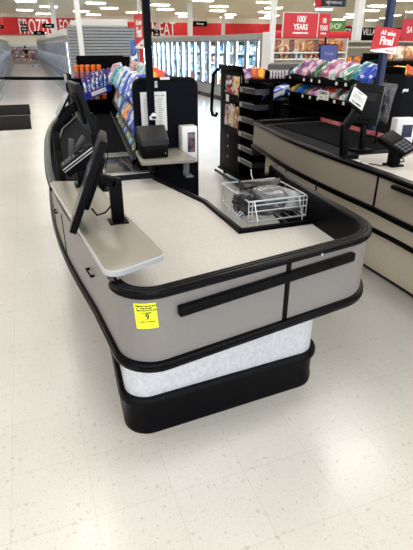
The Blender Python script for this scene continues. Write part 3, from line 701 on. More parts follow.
MB().box(-0.08, 0.10, -0.057, -0.055, 0.018, 0.06).build('front_label', M_paper, tt)
MB().bar((0.0, 0.003, 0.02), (0.22, 0.30, 0.10), 0.03, 0.01).build('hanger', M_rack, tt)
P_brush = pack_mat('toothbrush_blister', (24, 40, 125), (180, 196, 222), (120, 60, 100), 18, 0.3)
tb0 = thing('toothbrush_pack', 'x', 'toothbrush pack', (0, 0, 0), group='toothbrush packs in the blue tray')
MB().box(-0.024, 0.024, 0.0, 0.004, 0, 0.26, 0.001).build('card', P_brush, tb0)
MB().box(-0.013, 0.013, -0.014, 0.001, 0.02, 0.20, 0.006).build('blister', pack_mat('clear_blister', (60, 110, 200), (230, 236, 244), (220, 225, 235), 30, 0.1), tb0)
for i in range(7):
    q = Vector((-0.135 + 0.045*i, -0.022, 0.012)); Mt = wm(tt); pz = Mt @ q
    rot = (R(-8), R(-4 + 2.0*i), R(8))
    lb = f'blue toothbrush blister pack in the blue tray, {ORD[i]} from the left'
    if i == 0: tb0.location = pz; tb0.rotation_euler = rot; tb0['label'] = lb
    else: dup(tb0, pz, label=lb, rot=rot)
# ------------------------------------------------------------------ neighbouring checkout lane
K2 = thing('checkout_counter', 'beige curved checkout counter of the next lane on the right', 'checkout counter', (2.5, 2.8, 0))
l2 = fillet([(2.95, 4.42), (2.10, 4.42), (2.02, 3.8)], [0, 0.10, 0], 8)[:-1] + smooth_path([(2.055, 4.05), (1.985, 3.6), (1.945, 3.2), (1.926, 2.7), (1.93, 2.25), (1.915, 1.9), (1.93, 1.4), (2.0, 0.9), (2.15, 0.4)], 4)
MB().sweep(l2, [(0, 0.675), (0, 0.90), (-0.018, 0.90), (-0.018, 0.675)]).build('side_panel', M_taupe2, K2, True)
MB().sweep(l2, [(0.004, 0.885), (0.010, 0.888), (0.011, 0.908), (0.004, 0.918), (-0.03, 0.92), (-0.045, 0.912), (-0.047, 0.88)]).build('rim_bumper', M_trim, K2, True)
MB().sweep(l2, [(-0.02, 0.66), (0.010, 0.66), (0.018, 0.666), (0.018, 0.69), (0.014, 0.697), (-0.02, 0.696)]).build('lower_bumper', M_trim, K2, True)
in_ = offset_path(l2, -0.02)
bd = [p for p in in_ if p[1] >= 2.75]; nd = [p for p in in_ if p[1] < 2.75]
MB().prism(bd + [(2.95, 2.75)], 0.82, 0.86).build('conveyor_deck', M_deck, K2, True)
MB().prism([(2.3, 3.0), (2.75, 3.0), (2.84, 4.36), (2.34, 4.36)], 0.86, 0.872, bev=0.003).build('belt', M_belt, K2, True)
MB().prism([bd[-1]] + nd + [(3.3, 0.4), (3.3, 2.75)], 0.84, 0.88).build('worktop', M_top, K2, True)
bp = offset_path(l2, -0.25)
bp = [p for p in bp]
MB().sweep(bp, [(0, 0.41), (0, 0.68), (-0.02, 0.68), (-0.02, 0.41)]).build('base_panel', M_cream, K2, True)
MB().sweep(bp, [(0.016, 0.405), (0.022, 0.41), (0.022, 0.43), (0.014, 0.436), (-0.02, 0.436), (-0.02, 0.405)]).build('base_bumper', M_trim, K2, True)
kp2 = offset_path(l2, -0.42)
MB().sweep(kp2, [(0, 0.0), (0, 0.41), (-0.02, 0.41), (-0.02, 0.0)]).build('kick_panel', M_cream, K2, True)
MB().sweep(kp2, [(0, 0.0), (0.006, 0.0), (0.004, 0.02), (0, 0.02)]).build('kick_seal', M_ink, K2, True)
MB().prism(in_ + [(2.95, 0.4)], 0.678, 0.70).build('underside', M_black, K2, True)
def pt2(y, o, off=0.0, pth=None):
    P_ = pth or l2
    for a, b in zip(P_, P_[1:]):
        if (a[1]-y)*(b[1]-y) <= 0 and a[0] < 2.4 and abs(a[1]-b[1]) > 1e-6:
            t = (a[1]-y)/(a[1]-b[1]); d = (Vector(b)-Vector(a)).normalized(); q = Vector(a).lerp(Vector(b), t); n = Vector((d.y, -d.x)); q = q + n*o
            return q, math.atan2(d.y, d.x)
for y in (2.24,):
    q, an = pt2(y, 0.001); MB().obox((q.x, q.y, 0.79), (0.016, 0.006, 0.195), Euler((0, 0, an)).to_matrix()).build('panel_seam', M_black, K2, True)
for y in (4.0, 3.3):
    q, an = pt2(y, 0.001, pth=bp); MB().obox((q.x, q.y, 0.55), (0.022, 0.008, 0.23), Euler((0, 0, an)).to_matrix()).build('base_seam', M_black, K2, True)
q, an = pt2(3.62, 0.001, pth=bp); ol = MB().obox((q.x, q.y, 0.56), (0.07, 0.008, 0.035), Euler((0, 0, an)).to_matrix(), 0.002).build('outlet', M_ink, K2, True)
q, an = pt2(1.93, 0.016); MB().obox((q.x, q.y, 0.868), (0.30, 0.03, 0.022), Euler((0, 0, an)).to_matrix(), 0.004).build('drawer_pull', M_black, K2, True)
MB().sweep([(2.88, 4.4), (2.82, 3.1)], [(0, 0.88), (0, 0.915), (-0.012, 0.915), (-0.012, 0.88)]).build('price_strip', mat('pink_tag_strip', (206, 130, 130), 0.5, c2=(170, 70, 80), vs=12), K2, True)

# cashier monitor seen from behind
m2 = thing('cashier_monitor', 'large black cashier monitor seen from behind on the next lane', 'monitor', (2.36, 2.98, 0.87))
m2.scale = (0.80, 0.80, 0.98)
MB().box(-0.09, 0.09, -0.07, 0.09, 0, 0.015, 0.004).build('base', M_black, m2)
MB().bar((0, 0, 0.015), (0.0, 0.03, 0.30), 0.05, 0.04, 0.006).build('post', M_black, m2)
Mm = MM((-0.01, 0.01, 0.34), (R(-6), R(6), R(-22))) @ Matrix.Diagonal((0.80, 1, 0.78, 1))
MB().box(-0.16, 0.16, -0.02, 0.03, -0.18, 0.19, 0.008, Mm).box(-0.12, 0.12, -0.05, -0.02, -0.14, 0.12, 0.015, Mm).build('housing', mat('black_monitor_back', (7, 7, 9), 0.45, spec=0.12), m2)
MB().box(-0.148, 0.148, 0.029, 0.032, -0.165, 0.178, 0, Mm).build('screen', M_screen, m2)
MB().box(0.15, 0.1615, -0.016, 0.026, -0.17, 0.18, 0.002, Mm).build('side_bezel', M_lightgrey, m2)
sm = MB()
for i in range(6): sm.box(-0.08, 0.08, -0.052, -0.0495, 0.04+0.012*i, 0.045+0.012*i, 0, Mm)
sm.build('vent_slots', M_ink, m2)
# bent arm with a tilted tablet carrying a paper notice
ar = thing('tablet_stand', 'black bent stand holding a tilted white notice beside the rim of the next lane', 'tablet stand', (2.045, 2.75, 0.88))
MB().box(-0.04, 0.09, -0.04, 0.04, 0, 0.03, 0.005).build('base', M_black, ar)
a2 = MB(); a2.bar((-0.015, 0, 0.02), (-0.035, 0, 0.24), 0.05, 0.04, 0.005); a2.bar((-0.035, 0, 0.215), (0.06, 0, 0.335), 0.05, 0.045, 0.006); a2.build('post', M_black, ar)
Mt = MM((0.035, -0.035, 0.385), (R(32), 0, 0)) @ Euler((0, R(18), 0)).to_matrix().to_4x4()
MB().box(-0.07, 0.07, -0.012, 0.006, -0.075, 0.075, 0.004, MM((0.01, -0.03, 0.395), (R(-38), R(33), R(-16)))).build('tablet', M_black, ar)
Mn = MM((0.01, -0.03, 0.395), (R(-38), R(33), R(-16)))
nt = MB().box(-0.058, 0.058, -0.0145, -0.0125, -0.058, 0.062, 0, Mn).build('notice', M_paper, ar)
nx = MB().text('PLEASE', 0.014, Mn @ MM((0, -0.0155, 0.045), UPR), 0.0003, 0.0003)
for i in range(4): nx.box(-0.045, 0.045 - 0.01*(i % 2), -0.0155, -0.0145, 0.02-0.011*i, 0.0225-0.011*i, 0, Mn)
nx.text('CLOSED', 0.022, Mn @ MM((0, -0.0155, -0.042), UPR), 0.0003, 0.0010); nx.build('printed_lines', M_ink, nt)
# pin pad
pp = thing('card_terminal', 'black card terminal tilted on a stem at the right edge of the next lane', 'card terminal', (2.22, 2.46, 0.88))
MB().box(-0.05, 0.05, -0.05, 0.05, 0, 0.012, 0.004).build('base', M_black, pp)
MB().box(-0.035, 0.035, -0.03, 0.03, 0.01, 0.11, 0.01).build('stem', M_black, pp)
Mp = MM((0.02, 0.02, 0.135), (R(24), R(-14), R(14)))
MB().box(-0.075, 0.075, -0.11, 0.11, -0.02, 0.02, 0.008, Mp).build('body', M_black, pp)
MB().box(-0.05, 0.05, 0.01, 0.095, 0.019, 0.022, 0, Mp).build('screen', M_screen, pp)
kk = MB()
for i in range(4):
    for j in range(3): kk.box(-0.05+0.035*j, -0.022+0.035*j, -0.10+0.025*i, -0.082+0.025*i, 0.019, 0.024, 0.002, Mp)
kk.build('keypad', mat('grey_blue_keys', (62, 66, 82), 0.45), pp)
MB().box(-0.077, 0.077, -0.113, -0.109, -0.004, 0.006, 0, Mp).build('edge_strip', M_steel, pp)
MB().tube([(0.05, -0.02, 0.06), (0.03, -0.06, 0.04), (-0.06, -0.07, 0.03), (-0.10, -0.02, 0.012), (-0.13, 0.08, 0.006)], 0.004).build('cord', M_rack, pp)
# paper roll with blue core
tr = thing('tape_roll', 'small blue and white tape roll beside the rim of the next lane', 'tape roll', (2.015, 2.56, 0.88))
MB().lathe([(0.012, 0), (0.022, 0), (0.022, 0.022), (0.012, 0.022)], seg=16).build('tape', M_blue, tr)
MB().lathe([(0.010, 0.0), (0.016, 0.0), (0.016, 0.027), (0.010, 0.027)], seg=16).build('core', M_white, tr)
# hanging grey bag beside the monitor
hb = MB().pillow(0.13, 0.30, 0.09, 14, wrinkle=0.02, seed=12).build('carrier_bag', film_mat('grey_hanging_film', (70, 71, 76), 0.95)); hb.location = (2.62, 3.12, 1.19); hb.rotation_euler = (R(4), R(6), R(-30))
tag(hb, 'crumpled grey carrier bag hanging behind the cashier monitor', 'plastic bag')
bs = thing('bag_stand', 'thin black bag stand post behind the cashier monitor', 'bag stand', (2.66, 3.2, 0.86))
MB().cyl((0, 0, 0), (0, 0, 0.50), 0.008).cyl((0, 0, 0), (0, 0, 0.012), 0.05).build('post', M_rack, bs); MB().tube([(0, 0, 0.49), (-0.03, -0.04, 0.495), (-0.05, -0.08, 0.48)], 0.006).build('hook', M_rack, bs)
# white dispenser box on the next lane
wb = thing('sanitizer_dispenser', 'white dispenser box with dark window behind the card terminal of the next lane', 'dispenser', (2.92, 3.2, 0.86), R(-12))
MB().box(-0.085, 0.085, -0.05, 0.05, 0, 0.20, 0.01).build('housing', M_white, wb)
MB().box(-0.03, 0.06, -0.0525, -0.049, 0.05, 0.15).build('window', mat('dark_blue_window', (40, 46, 74), 0.2), wb)
# partition board and pole of the next lane
p2 = thing('partition_board', 'black partition board of the next lane at the right edge', 'partition board', (3.85, 4.2, 0))
vprism(fillet([(3.6, 0.0), (4.2, 0.0), (4.2, 1.30), (3.6, 1.30)], [0, 0, 0.05, 0.05], 6), 4.18, 4.21).build('panel', M_navy, p2, True)
MB().tube([(p[0], 4.195, p[1]) for p in fillet([(3.6, 0.0), (3.6, 1.30), (4.2, 1.30), (4.2, 0)], [0, 0.05, 0.05, 0], 6)], 0.016, 8).build('edge_trim', M_trim, p2, True)
q = at_y(406, 90, 4.17); MB().text('you', 0.05, MM((q.x, 4.176, q.z), UPR), 0.0004, 0.0025).build('lettering', M_wtext, p2, True)
bx = at_y(394, 76, 4.30)
for i, (dx, m_, cn) in enumerate(((-0.03, P_orange, 'orange'), (0.07, P_yellow, 'yellow and red'), (0.17, P_orange, 'orange'))):
    b = bag('snack_pouch', m_, 0.13, 0.10, 0.05); b.location = (bx.x+dx, 4.27, 1.355); b.rotation_euler = (R(-12), R(14*i-10), R(8)); tag(b, f'{cn} snack pouch above the black partition board, {ORD[i]} from the left', 'snack pouch', 'pouches on the next partition board')
MB().box(3.62, 4.15, 4.212, 4.385, 1.28, 1.29).box(3.62, 4.15, 4.38, 4.39, 1.22, 1.33).build('ledge', M_rack, p2, True)
pl2 = thing('lane_pole', 'tall navy lane pole carrying the red All sales Final sign on the right', 'pole', (2.868, 3.52, 0.86))
MB().box(-0.026, 0.026, -0.026, 0.026, 0, 2.3, 0.004).build('shaft', mat('blue_grey_pole', (30, 44, 76), 0.4, spec=0.35), pl2); MB().box(-0.05, 0.05, -0.05, 0.05, 0, 0.012, 0.003).build('foot_plate', M_navy, pl2)
sale_sign('sale_sign', 'red All sales Final sign on the navy lane pole at the right', (2.832, 3.475, 1.635), (0, R(6), R(-14)), 0.225, 0.185)

# gum rack along the next conveyor
gr_ = thing('candy_rack', 'black gum rack with two rails of colourful packs behind the next conveyor', 'display rack', (2.9, 4.55, 0))
MB().box(3.26, 3.29, 3.70, 5.25, 0.0, 1.42).build('back_panel', M_rack, gr_, True)
for y in (3.69, 5.24): MB().box(2.98, 3.29, y, y+0.02, 0.0, 1.36).build('side_panel', M_rack, gr_, True)
for z in (1.27, 1.10, 0.95):
    MB().box(2.92, 3.26, 3.71, 5.24, z-0.01, z).build('shelf', M_rack, gr_, True)
    r_ = MB().box(2.9, 2.92, 3.71, 5.24, z-0.035, z+0.012).build('price_rail', M_rack, gr_, True)
    if z > 1:
        for i in range(9):
            if (i*7) % 4 == 3: continue
            y = 5.12 - 0.155*i
            MB().box(2.897, 2.9005, y-0.017, y+0.017, z-0.026, z+0.004).build('price_tag', M_paper, r_, True)
cb = thing('shelf_sign', 'white COMBOS price sign hanging from the gum rack rail', 'sign', (2.885, 4.38, 1.135), R(-90))
MB().box(-0.10, 0.10, -0.002, 0.002, -0.045, 0.045).build('card', M_paper, cb)
MB().text('COMBOS', 0.036, MM((0, -0.003, 0.02), UPR), 0.0003, 0.0008).text('2 for', 0.022, MM((-0.03, -0.003, -0.02), UPR), 0.0003, 0.0004).text('1', 0.05, MM((0.06, -0.003, -0.02), UPR), 0.0003, 0.001).build('lettering', M_ink, cb)
topc = [(P_teal, 'teal'), (P_purple, 'purple'), (P_purple, 'purple'), (P_pink, 'pink'), (P_purple, 'purple'), (P_green, 'dark green'), (P_green, 'dark green'), (P_pink, 'pink'), (P_pink, 'pink'), (P_white, 'white and green'), (P_pink, 'pink'), (P_white, 'pale green'), (P_green, 'green'), (P_teal, 'teal'), (P_blue, 'blue'), (P_blue, 'blue')]
for i, (m_, cn) in enumerate(topc):
    b = MB().pillow(0.098, 0.23, 0.075, 8, wrinkle=0.008, seed=i).build('gum_pack', m_); b.location = (3.02, 5.12-0.088*i, 1.358 + 0.012*((i*5) % 3)); b.rotation_euler = (R(random.uniform(-62, -48)), 0, R(-90 + random.uniform(-3, 3)))
    tag(b, f'{cn} gum pack on the gum rack\'s top rail, {ORD[i]} from left', 'gum pack', 'gum packs on the top rail')
botc = [(P_yellow, 'yellow'), (P_teal, 'teal'), (P_blue, 'blue'), (P_green, 'green'), (P_pink, 'pink'), (P_purple, 'purple'), (P_pink, 'pink'), (P_orange, 'orange'), (P_pink, 'pink'), (P_dark, 'dark'), (P_white, 'pale green'), (P_green, 'green'), (P_blue, 'blue'), (P_blue, 'blue')]
for i, (m_, cn) in enumerate(botc):
    b = MB().pillow(0.092, 0.18, 0.05, 8, wrinkle=0.006, seed=i+40).build('gum_pack', m_); b.location = (3.0, 5.12-0.100*i, 1.158); b.rotation_euler = (R(random.uniform(-66, -56)), 0, R(-90 + random.uniform(-3, 3)))
    tag(b, f'{cn} gum pack on the gum rack\'s lower rail, {ORD[i]} from left', 'gum pack', 'gum packs on the lower rail')
ov = thing('tablet_screen', 'small blue tablet on a clip at the top of the gum rack', 'tablet', (3.25, 4.93, 1.445))
ov.scale = (1.15,)*3
Ms = MM((0, -0.01, 0.06), (R(-8), 0, R(8)))
MB().box(-0.115, 0.115, -0.006, 0.006, -0.08, 0.085, 0.004, Ms).build('body', M_navy, ov)
MB().box(-0.105, 0.105, -0.0075, -0.0055, -0.07, 0.075, 0, Ms).build('screen', mat('blue_screen', (44, 52, 128), 0.3), ov)
MB().text('Ready', 0.045, Ms @ MM((0, -0.0085, 0.0), UPR), 0.0003, 0.0005).build('lettering', mat('pale_blue_text', (120, 130, 190), 0.4), ov)
MB().box(-0.012, 0.012, 0.0, 0.01, -0.07, 0.0).build('clip', M_rack, ov)

# magazine and bin rack at the end of the next lane
mg = thing('magazine_rack', 'black magazine rack on casters at the far end of the next lane', 'display rack', (2.6, 5.3, 0))
MB().box(2.36, 2.40, 5.28, 5.95, 0.07, 1.37, 0.004).build('magazine_panel', M_rack, mg, True)
MB().box(2.42, 2.90, 5.30, 5.33, 0.07, 1.34).build('end_panel', M_rack, mg, True)
MB().box(2.50, 2.53, 4.80, 5.30, 0.07, 1.22).build('bin_panel', M_rack, mg, True)
MB().box(2.34, 2.9, 4.76, 5.97, 0.07, 0.10, 0.004).build('base_frame', M_rack, mg, True)
MB().box(2.32, 2.36, 5.3, 5.95, 1.33, 1.385, 0.006).build('header', M_rack, mg, True)
for y in (4.85, 5.35, 5.88):
    MB().cyl((2.40, y, 0.035), (2.43, y, 0.035), 0.034).box(2.395, 2.435, y-0.02, y+0.02, 0.05, 0.075).build('caster', M_rack, mg, True)
MB().tube([(2.30, 4.78, 0.045), (2.30, 5.96, 0.045)], 0.018).build('bumper_bar', M_trim, mg, True)
M_clear = mat('grey_clear_bin', (40, 42, 50), 0.2, spec=0.6)
for i, z in enumerate((1.12, 0.96, 0.80, 0.63, 0.47, 0.32)):
    bn = MB(); bn.box(2.33, 2.5, 4.84, 5.26, z-0.008, z).box(2.325, 2.335, 4.84, 5.26, z-0.008, z+0.055).box(2.33, 2.5, 4.84, 4.848, z, z+0.05).box(2.33, 2.5, 5.252, 5.26, z, z+0.05)
    o_ = bn.build('bin', M_clear, mg, True)
    MB().box(2.3235, 2.3255, 5.18, 5.25, z-0.004, z+0.05).build('bin_label', M_edge if i > 1 else M_steel, o_, True)
    MB().box(2.3225, 2.326, 4.86, 5.16, z+0.046, z+0.056).build('lip', M_steel, o_, True)
for z in (1.02, 0.64): MB().box(2.33, 2.36, 5.31, 5.78, z-0.03, z-0.015).box(2.328, 2.332, 5.31, 5.78, z-0.03, z+0.05).build('magazine_pocket', M_rack, mg, True)
for i in range(3): MB().cyl((2.352, 5.66, 0.55-0.13*i), (2.36, 5.66, 0.55-0.13*i), 0.014).build('panel_bolt', M_edge, mg, True)
mc = [(5.63, 1.135, 'dark cover with a red band, left in the upper pocket', (60, 50, 56), (200, 70, 60), (220, 210, 205)), (5.42, 1.135, 'yellow and white cover, right in the upper pocket', (226, 200, 170), (230, 190, 60), (180, 80, 90)),
      (5.67, 0.78, 'pink cover, leftmost in the lower pocket', (200, 160, 165), (110, 80, 90), (232, 226, 220)), (5.53, 0.80, 'pale cover, middle of the lower pocket', (220, 214, 206), (160, 110, 90), (230, 190, 80)), (5.38, 0.78, 'brown cover, rightmost in the lower pocket', (170, 120, 90), (224, 210, 200), (120, 70, 80))]
for i, (y, z, lb, c1, c2, c3) in enumerate(mc):
    b = MB().box(-0.10, 0.10, -0.003, 0.003, -0.135, 0.135, 0.001).build('magazine', pack_mat('magazine_cover_%d' % i, c1, c2, c3, 14, 0.25)); b.location = (2.342, y, z); b.rotation_euler = (R(-3), 0, R(-90)); tag(b, 'magazine with ' + lb, 'magazine', 'magazines in the black rack')
    if i > 1: b.scale = (0.75, 1, 1.15)
wt = MB().box(-0.045, 0.045, -0.002, 0.002, -0.04, 0.04).build('price_card', M_paper); wt.location = (2.322, 5.62, 1.015); wt.rotation_euler = (0, 0, R(-90)); tag(wt, 'white price card under the upper magazines', 'price card')
# price cards, pouch, hanging packets, blue box on the end panel
for (pa, pb_, lb) in (((254, 92), (262, 101), 'white price card below the hanging packets on the bin rack'), ((242, 76), (249, 83), 'white price card beside the orange pouch on the bin rack')):
    a = at_y(*pa, 5.28); c = at_y(*pb_, 5.28); b = MB().box(-(c.x-a.x)/2, (c.x-a.x)/2, -0.002, 0.002, -(a.z-c.z)/2, (a.z-c.z)/2).build('price_card', M_paper); b.location = ((a.x+c.x)/2, 5.292, (a.z+c.z)/2); tag(b, lb, 'price card')
sh_ = thing('pouch_shelf', 'narrow black shelf on the end of the bin rack holding orange pouches', 'shelf', (2.6, 5.2, 1.235)); MB().box(-0.2, 0.33, -0.10, 0.095, 0, 0.012).build('plate', M_rack, sh_); MB().box(-0.2, 0.33, -0.105, -0.10, -0.02, 0.02).build('lip', M_rack, sh_)
for i, (px, m_, cn, w_) in enumerate(((247, P_purple, 'dark purple', 0.10), (253, P_orange, 'orange', 0.14), (260, P_orange, 'orange and white', 0.16))):
    q = at_y(px, 72, 5.2); b = bag('snack_pouch', m_, w_, 0.12, 0.06); b.location = (q.x, 5.17+0.03*i, 1.31); b.rotation_euler = (R(-12), R(10*i-10), R(-10)); tag(b, f'{cn} snack pouch on the narrow end shelf, {ORD[i]} from the left', 'snack pouch', 'pouches on the bin rack end')
hr = thing('hook_bar', 'black hook bar holding white hanging packets beside the gum rack', 'hook bar', (2.82, 5.28, 1.335)); MB().cyl((-0.13, -0.02, 0), (0.13, -0.02, 0), 0.006).build('bar', M_steel, hr)
for x in (-0.12, 0.12): MB().cyl((x, -0.02, 0), (x, 0.02, 0), 0.005).build('arm', M_steel, hr)
for i in range(6):
    b = MB().pillow(0.034, 0.13, 0.012, 5).build('hanging_packet', mat('white_packet', (226, 224, 228), 0.4, c2=(170, 150, 170), vs=25) if i == 0 else bpy.data.materials['white_packet']); b.location = (2.72+0.04*i, 5.255, 1.265); b.rotation_euler = (0, R(random.uniform(-8, 8)), R(random.uniform(-20, 20))); tag(b, f'white hanging packet on the hook bar, {ORD[i]} from the left', 'packet', 'hanging packets on the hook bar')
bb = thing('candy_carton', 'blue and white candy carton tilted on the end of the gum rack', 'carton', (2.66, 5.0, 1.115), rot=(R(8), R(-16), R(14)))
MB().box(-0.17, 0.17, -0.05, 0.05, -0.04, 0.04, 0.004).build('carton', P_blue, bb); MB().box(-0.10, 0.09, -0.052, -0.05, -0.02, 0.025).build('front_label', M_paper, bb)
bk_ = thing('carton_bracket', 'black bracket under the tilted blue candy carton', 'bracket', (2.72, 5.1, 1.02)); MB().box(-0.15, 0.17, -0.12, 0.18, 0, 0.012, 0.002).build('plate', M_rack, bk_); MB().box(-0.02, 0.02, 0.16, 0.18, -0.15, 0.0).build('leg', M_rack, bk_)
sb_ = thing('lane_strap', 'black strap with hooked end hanging on the left side of the magazine rack', 'strap', (2.31, 6.0, 1.33))
MB().tube([(0.03, -0.02, 0.0), (-0.02, 0.02, -0.06), (-0.04, 0.02, -0.3), (-0.05, 0.02, -0.5), (-0.04, 0.0, -0.56), (0.0, -0.02, -0.57), (0.02, -0.02, -0.53)], 0.022, 8).build('strap', M_rack, sb_)
# ------------------------------------------------------------------ freezers
M_case = mat('freezer_case_grey', (150, 152, 152), 0.45)
M_canopy = mat('white_canopy', (226, 224, 218), 0.5)
M_frame = mat('door_frame_grey', (120, 124, 128), 0.35, metal=0.4)
M_inner = mat('white_freezer_lining', (214, 220, 224), 0.5)
M_led = emis('freezer_led_strip', (225, 240, 255), 32.0)
M_led2 = emis('dim_led_strip', (215, 232, 255), 5.0)
M_case_dark = mat('dark_kick', (40, 40, 42), 0.6)
def freezer(label, cat, canopy, led=True, L=2.25, Hc=1.88, D=0.85, nd=3, kick=0.16, sill=0.42, frame_m=None, glass=None):
    """local frame: front face along +x at y=0 (facing -y), depth to +y"""
    t = thing('freezer_case', label, cat)
    c = MB(); c.box(0, L, D-0.05, D, 0, Hc); c.box(0, L, 0.03, D-0.05, 0.0, sill-0.12); c.box(0, L, 0.0, D, Hc-0.16, Hc)
    c.box(0, L, 0.0, 0.06, 0.10, sill)
    c.box(0, 0.03, 0.06, D-0.05, sill-0.12, Hc-0.16); c.box(L-0.03, L, 0.06, D-0.05, sill-0.12, Hc-0.16)
    c.build('cabinet', M_case, t)
    MB().box(0.03, L-0.03, D-0.07, D-0.05, sill-0.12, Hc-0.16).box(0.03, L-0.03, 0.07, D-0.05, sill-0.12, sill-0.10).build('lining', M_inner, t)
    MB().box(0, L, -0.03, 0.02, 0.0, 0.12, 0.01).build('kick_plate', M_case_dark if led else M_lightgrey, t)
    if canopy: MB().box(0, L, -0.02, D, Hc, Hc+canopy, 0.004).build('canopy', M_canopy, t)
    for i in range(4):
        z = sill + 0.02 + (Hc-0.2-sill)/4*(i+0.0) ; MB().box(0.03, L-0.03, 0.14, D-0.06, z-0.012, z).box(0.03, L-0.03, 0.135, 0.142, z-0.025, z+0.012).build('shelf', M_inner, t)
    w = L/nd
    for i in range(nd):
        x0 = w*i; fr = MB(); e = 0.055; z0 = sill; z1 = Hc-0.14
        fr.box(x0+0.004, x0+e, -0.02, 0.03, z0, z1, 0.004).box(x0+w-e, x0+w-0.004, -0.02, 0.03, z0, z1, 0.004).box(x0+e, x0+w-e, -0.02, 0.03, z0, z0+e, 0.004).box(x0+e, x0+w-e, -0.02, 0.03, z1-e, z1, 0.004)
        d = fr.build('door', frame_m or M_frame, t)
        MB().box(x0+e, x0+w-e, -0.004, 0.006, z0+e, z1-e).build('door_glass', glass or M_glass, d)
        MB().bar((x0+w-0.035, -0.055, z0+0.35), (x0+w-0.035, -0.055, z0+0.85), 0.02, 0.02, 0.004).box(x0+w-0.045, x0+w-0.025, -0.055, -0.02, z0+0.36, z0+0.38).box(x0+w-0.045, x0+w-0.025, -0.055, -0.02, z0+0.82, z0+0.84).build('handle', M_steel, d)
    if True:
        for i in range(nd+1):
            x = min(max(w*i, 0.05), L-0.05); MB().box(x-0.011, x+0.011, 0.05, 0.075, sill+0.03, Hc-0.2).build('light_strip', M_led if led else M_led2, t)
    return t
# row of lit glass-door freezers facing left, under the MEAT band
fz = freezer('x', 'freezer', 0.0)
NF = 15
food = []
M_food = [pack_mat('frozen_carton_a', (210, 216, 224), (70, 120, 190), (190, 170, 120), 5), pack_mat('frozen_carton_b', (60, 120, 180), (220, 226, 230), (120, 160, 200), 5), pack_mat('frozen_carton_c', (220, 200, 140), (200, 90, 60), (230, 230, 226), 5), pack_mat('frozen_carton_d', (120, 150, 170), (226, 230, 234), (90, 140, 110), 5)]
for i in range(NF):
    # front on plane X = 5.87 facing -X: local x runs along -Y
    y = 12.2 + 2.25*(i+1)
    lb = f'lit glass-door freezer case in the row under MEAT, {ORD[i]} from the white column'
    if i == 0: fz.location = (5.87, y, 0); fz.rotation_euler = (0, 0, R(-90)); fz['label'] = lb; fz['group'] = 'freezer cases under the MEAT band'
    else: dup(fz, (5.87, y, 0), R(-90), lb)
proto_food = []
for k, m_ in enumerate(M_food):
    proto_food.append(MB().box(-0.1, 0.1, -0.12, 0.12, 0, 0.20, 0.006).build('frozen_food_carton', m_).data)
    bpy.data.objects.remove([o for o in bpy.data.objects if o.data == proto_food[-1]][0])
for i in range(6):
    for dr in range(3):
        for s_ in range(4):
            for q in range(3):
                if random.random() < 0.12: continue
                me = random.choice(proto_food); o = bpy.data.objects.new('frozen_food_carton', me); COL.objects.link(o)
                yy = 12.2 + 2.25*i + 0.75*dr + 0.16 + 0.215*q
                o.location = (5.87+0.32, yy, 0.44 + 0.315*s_); o.rotation_euler = (0, 0, R(-90)); o.scale = (1, 1, random.uniform(0.8, 1.25))
                tag(o, 'frozen food carton standing on a shelf behind a lit freezer door', 'carton', 'frozen cartons behind the glass doors')
# aisle freezers on either side of the left aisle
M_aglass = glass_mat('dim_freezer_glass', (190, 208, 228), 0.04, 0.12)
fa_ = freezer('x', 'freezer', 0.19, False, glass=M_aglass, frame_m=M_lightgrey)
NA = 13
for i in range(NA):
    y = 17.2 + 2.25*(i+1); lb = f'white-topped freezer case on the right of the left aisle, {ORD[i]} from the slatted panel'
    if i == 0: fa_.location = (1.39, y, 0); fa_.rotation_euler = (0, 0, R(-90)); fa_['label'] = lb; fa_['group'] = 'freezer cases right of the aisle'
    else: dup(fa_, (1.39, y, 0), R(-90), lb)
fb_ = freezer('x', 'freezer', 0.0, False, glass=M_aglass, frame_m=M_lightgrey)
for i in range(NA):
    y = 17.0 + 2.25*i; lb = f'glass-door freezer case on the left of the left aisle, {ORD[i]} from the front'
    if i == 0: fb_.location = (-0.86, y, 0); fb_.rotation_euler = (0, 0, R(90)); fb_['label'] = lb; fb_['group'] = 'freezer cases left of the aisle'
    else: dup(fb_, (-0.86, y, 0), R(90), lb)
# cartons inside the aisle freezers, seen only as blurred colour
for side in (0, 1):
    for i in range(7):
        for s_ in range(3):
            for q in range(4):
                me = random.choice(proto_food[:2] + proto_food[3:]); o = bpy.data.objects.new('frozen_food_carton', me); COL.objects.link(o)
                yy = 17.4 + 2.25*i + 0.3 + 0.52*q; x = 1.39+0.36 if side == 0 else -0.86-0.36
                o.location = (x, yy, 0.44 + 0.315*s_); o.rotation_euler = (0, 0, R(-90 if side == 0 else 90)); o.scale = (2.2, 1, 1.2)
                tag(o, f'wide frozen carton behind the {"right" if side == 0 else "left"} aisle freezer doors', 'carton', f'cartons in the {"right" if side == 0 else "left"} aisle freezers')
# slatted end panel of the freezer island
se = thing('slatted_panel', 'grey horizontally slatted end panel of the freezer island', 'panel', (2.7, 17.1, 0))
a = at_y(67, 28, 17.1); b = at_y(137, 32, 17.1)
MB().box(a.x, b.x, 17.08, 17.12, 0, 2.12).build('backing', mat('slat_backing', (112, 115, 120), 0.5), se, True)
sl = MB()
for i in range(22): sl.box(a.x, b.x, 17.045, 17.085, 0.12+0.0905*i, 0.12+0.0905*i+0.062, 0.012)
sl.build('slats', mat('slat_grey', (150, 153, 158), 0.45), se, True)
MB().box(a.x-0.02, a.x, 17.03, 17.13, 0, 2.14).build('end_post', M_lightgrey, se, True); MB().box(b.x, b.x+0.02, 17.03, 17.13, 0, 2.14).build('end_post', M_lightgrey, se, True)
bc = thing('island_canopy', 'white boxed canopy above the grey slatted panel', 'canopy', (2.8, 17.6, 2.14))
c_ = at_y(127, 21, 17.2)
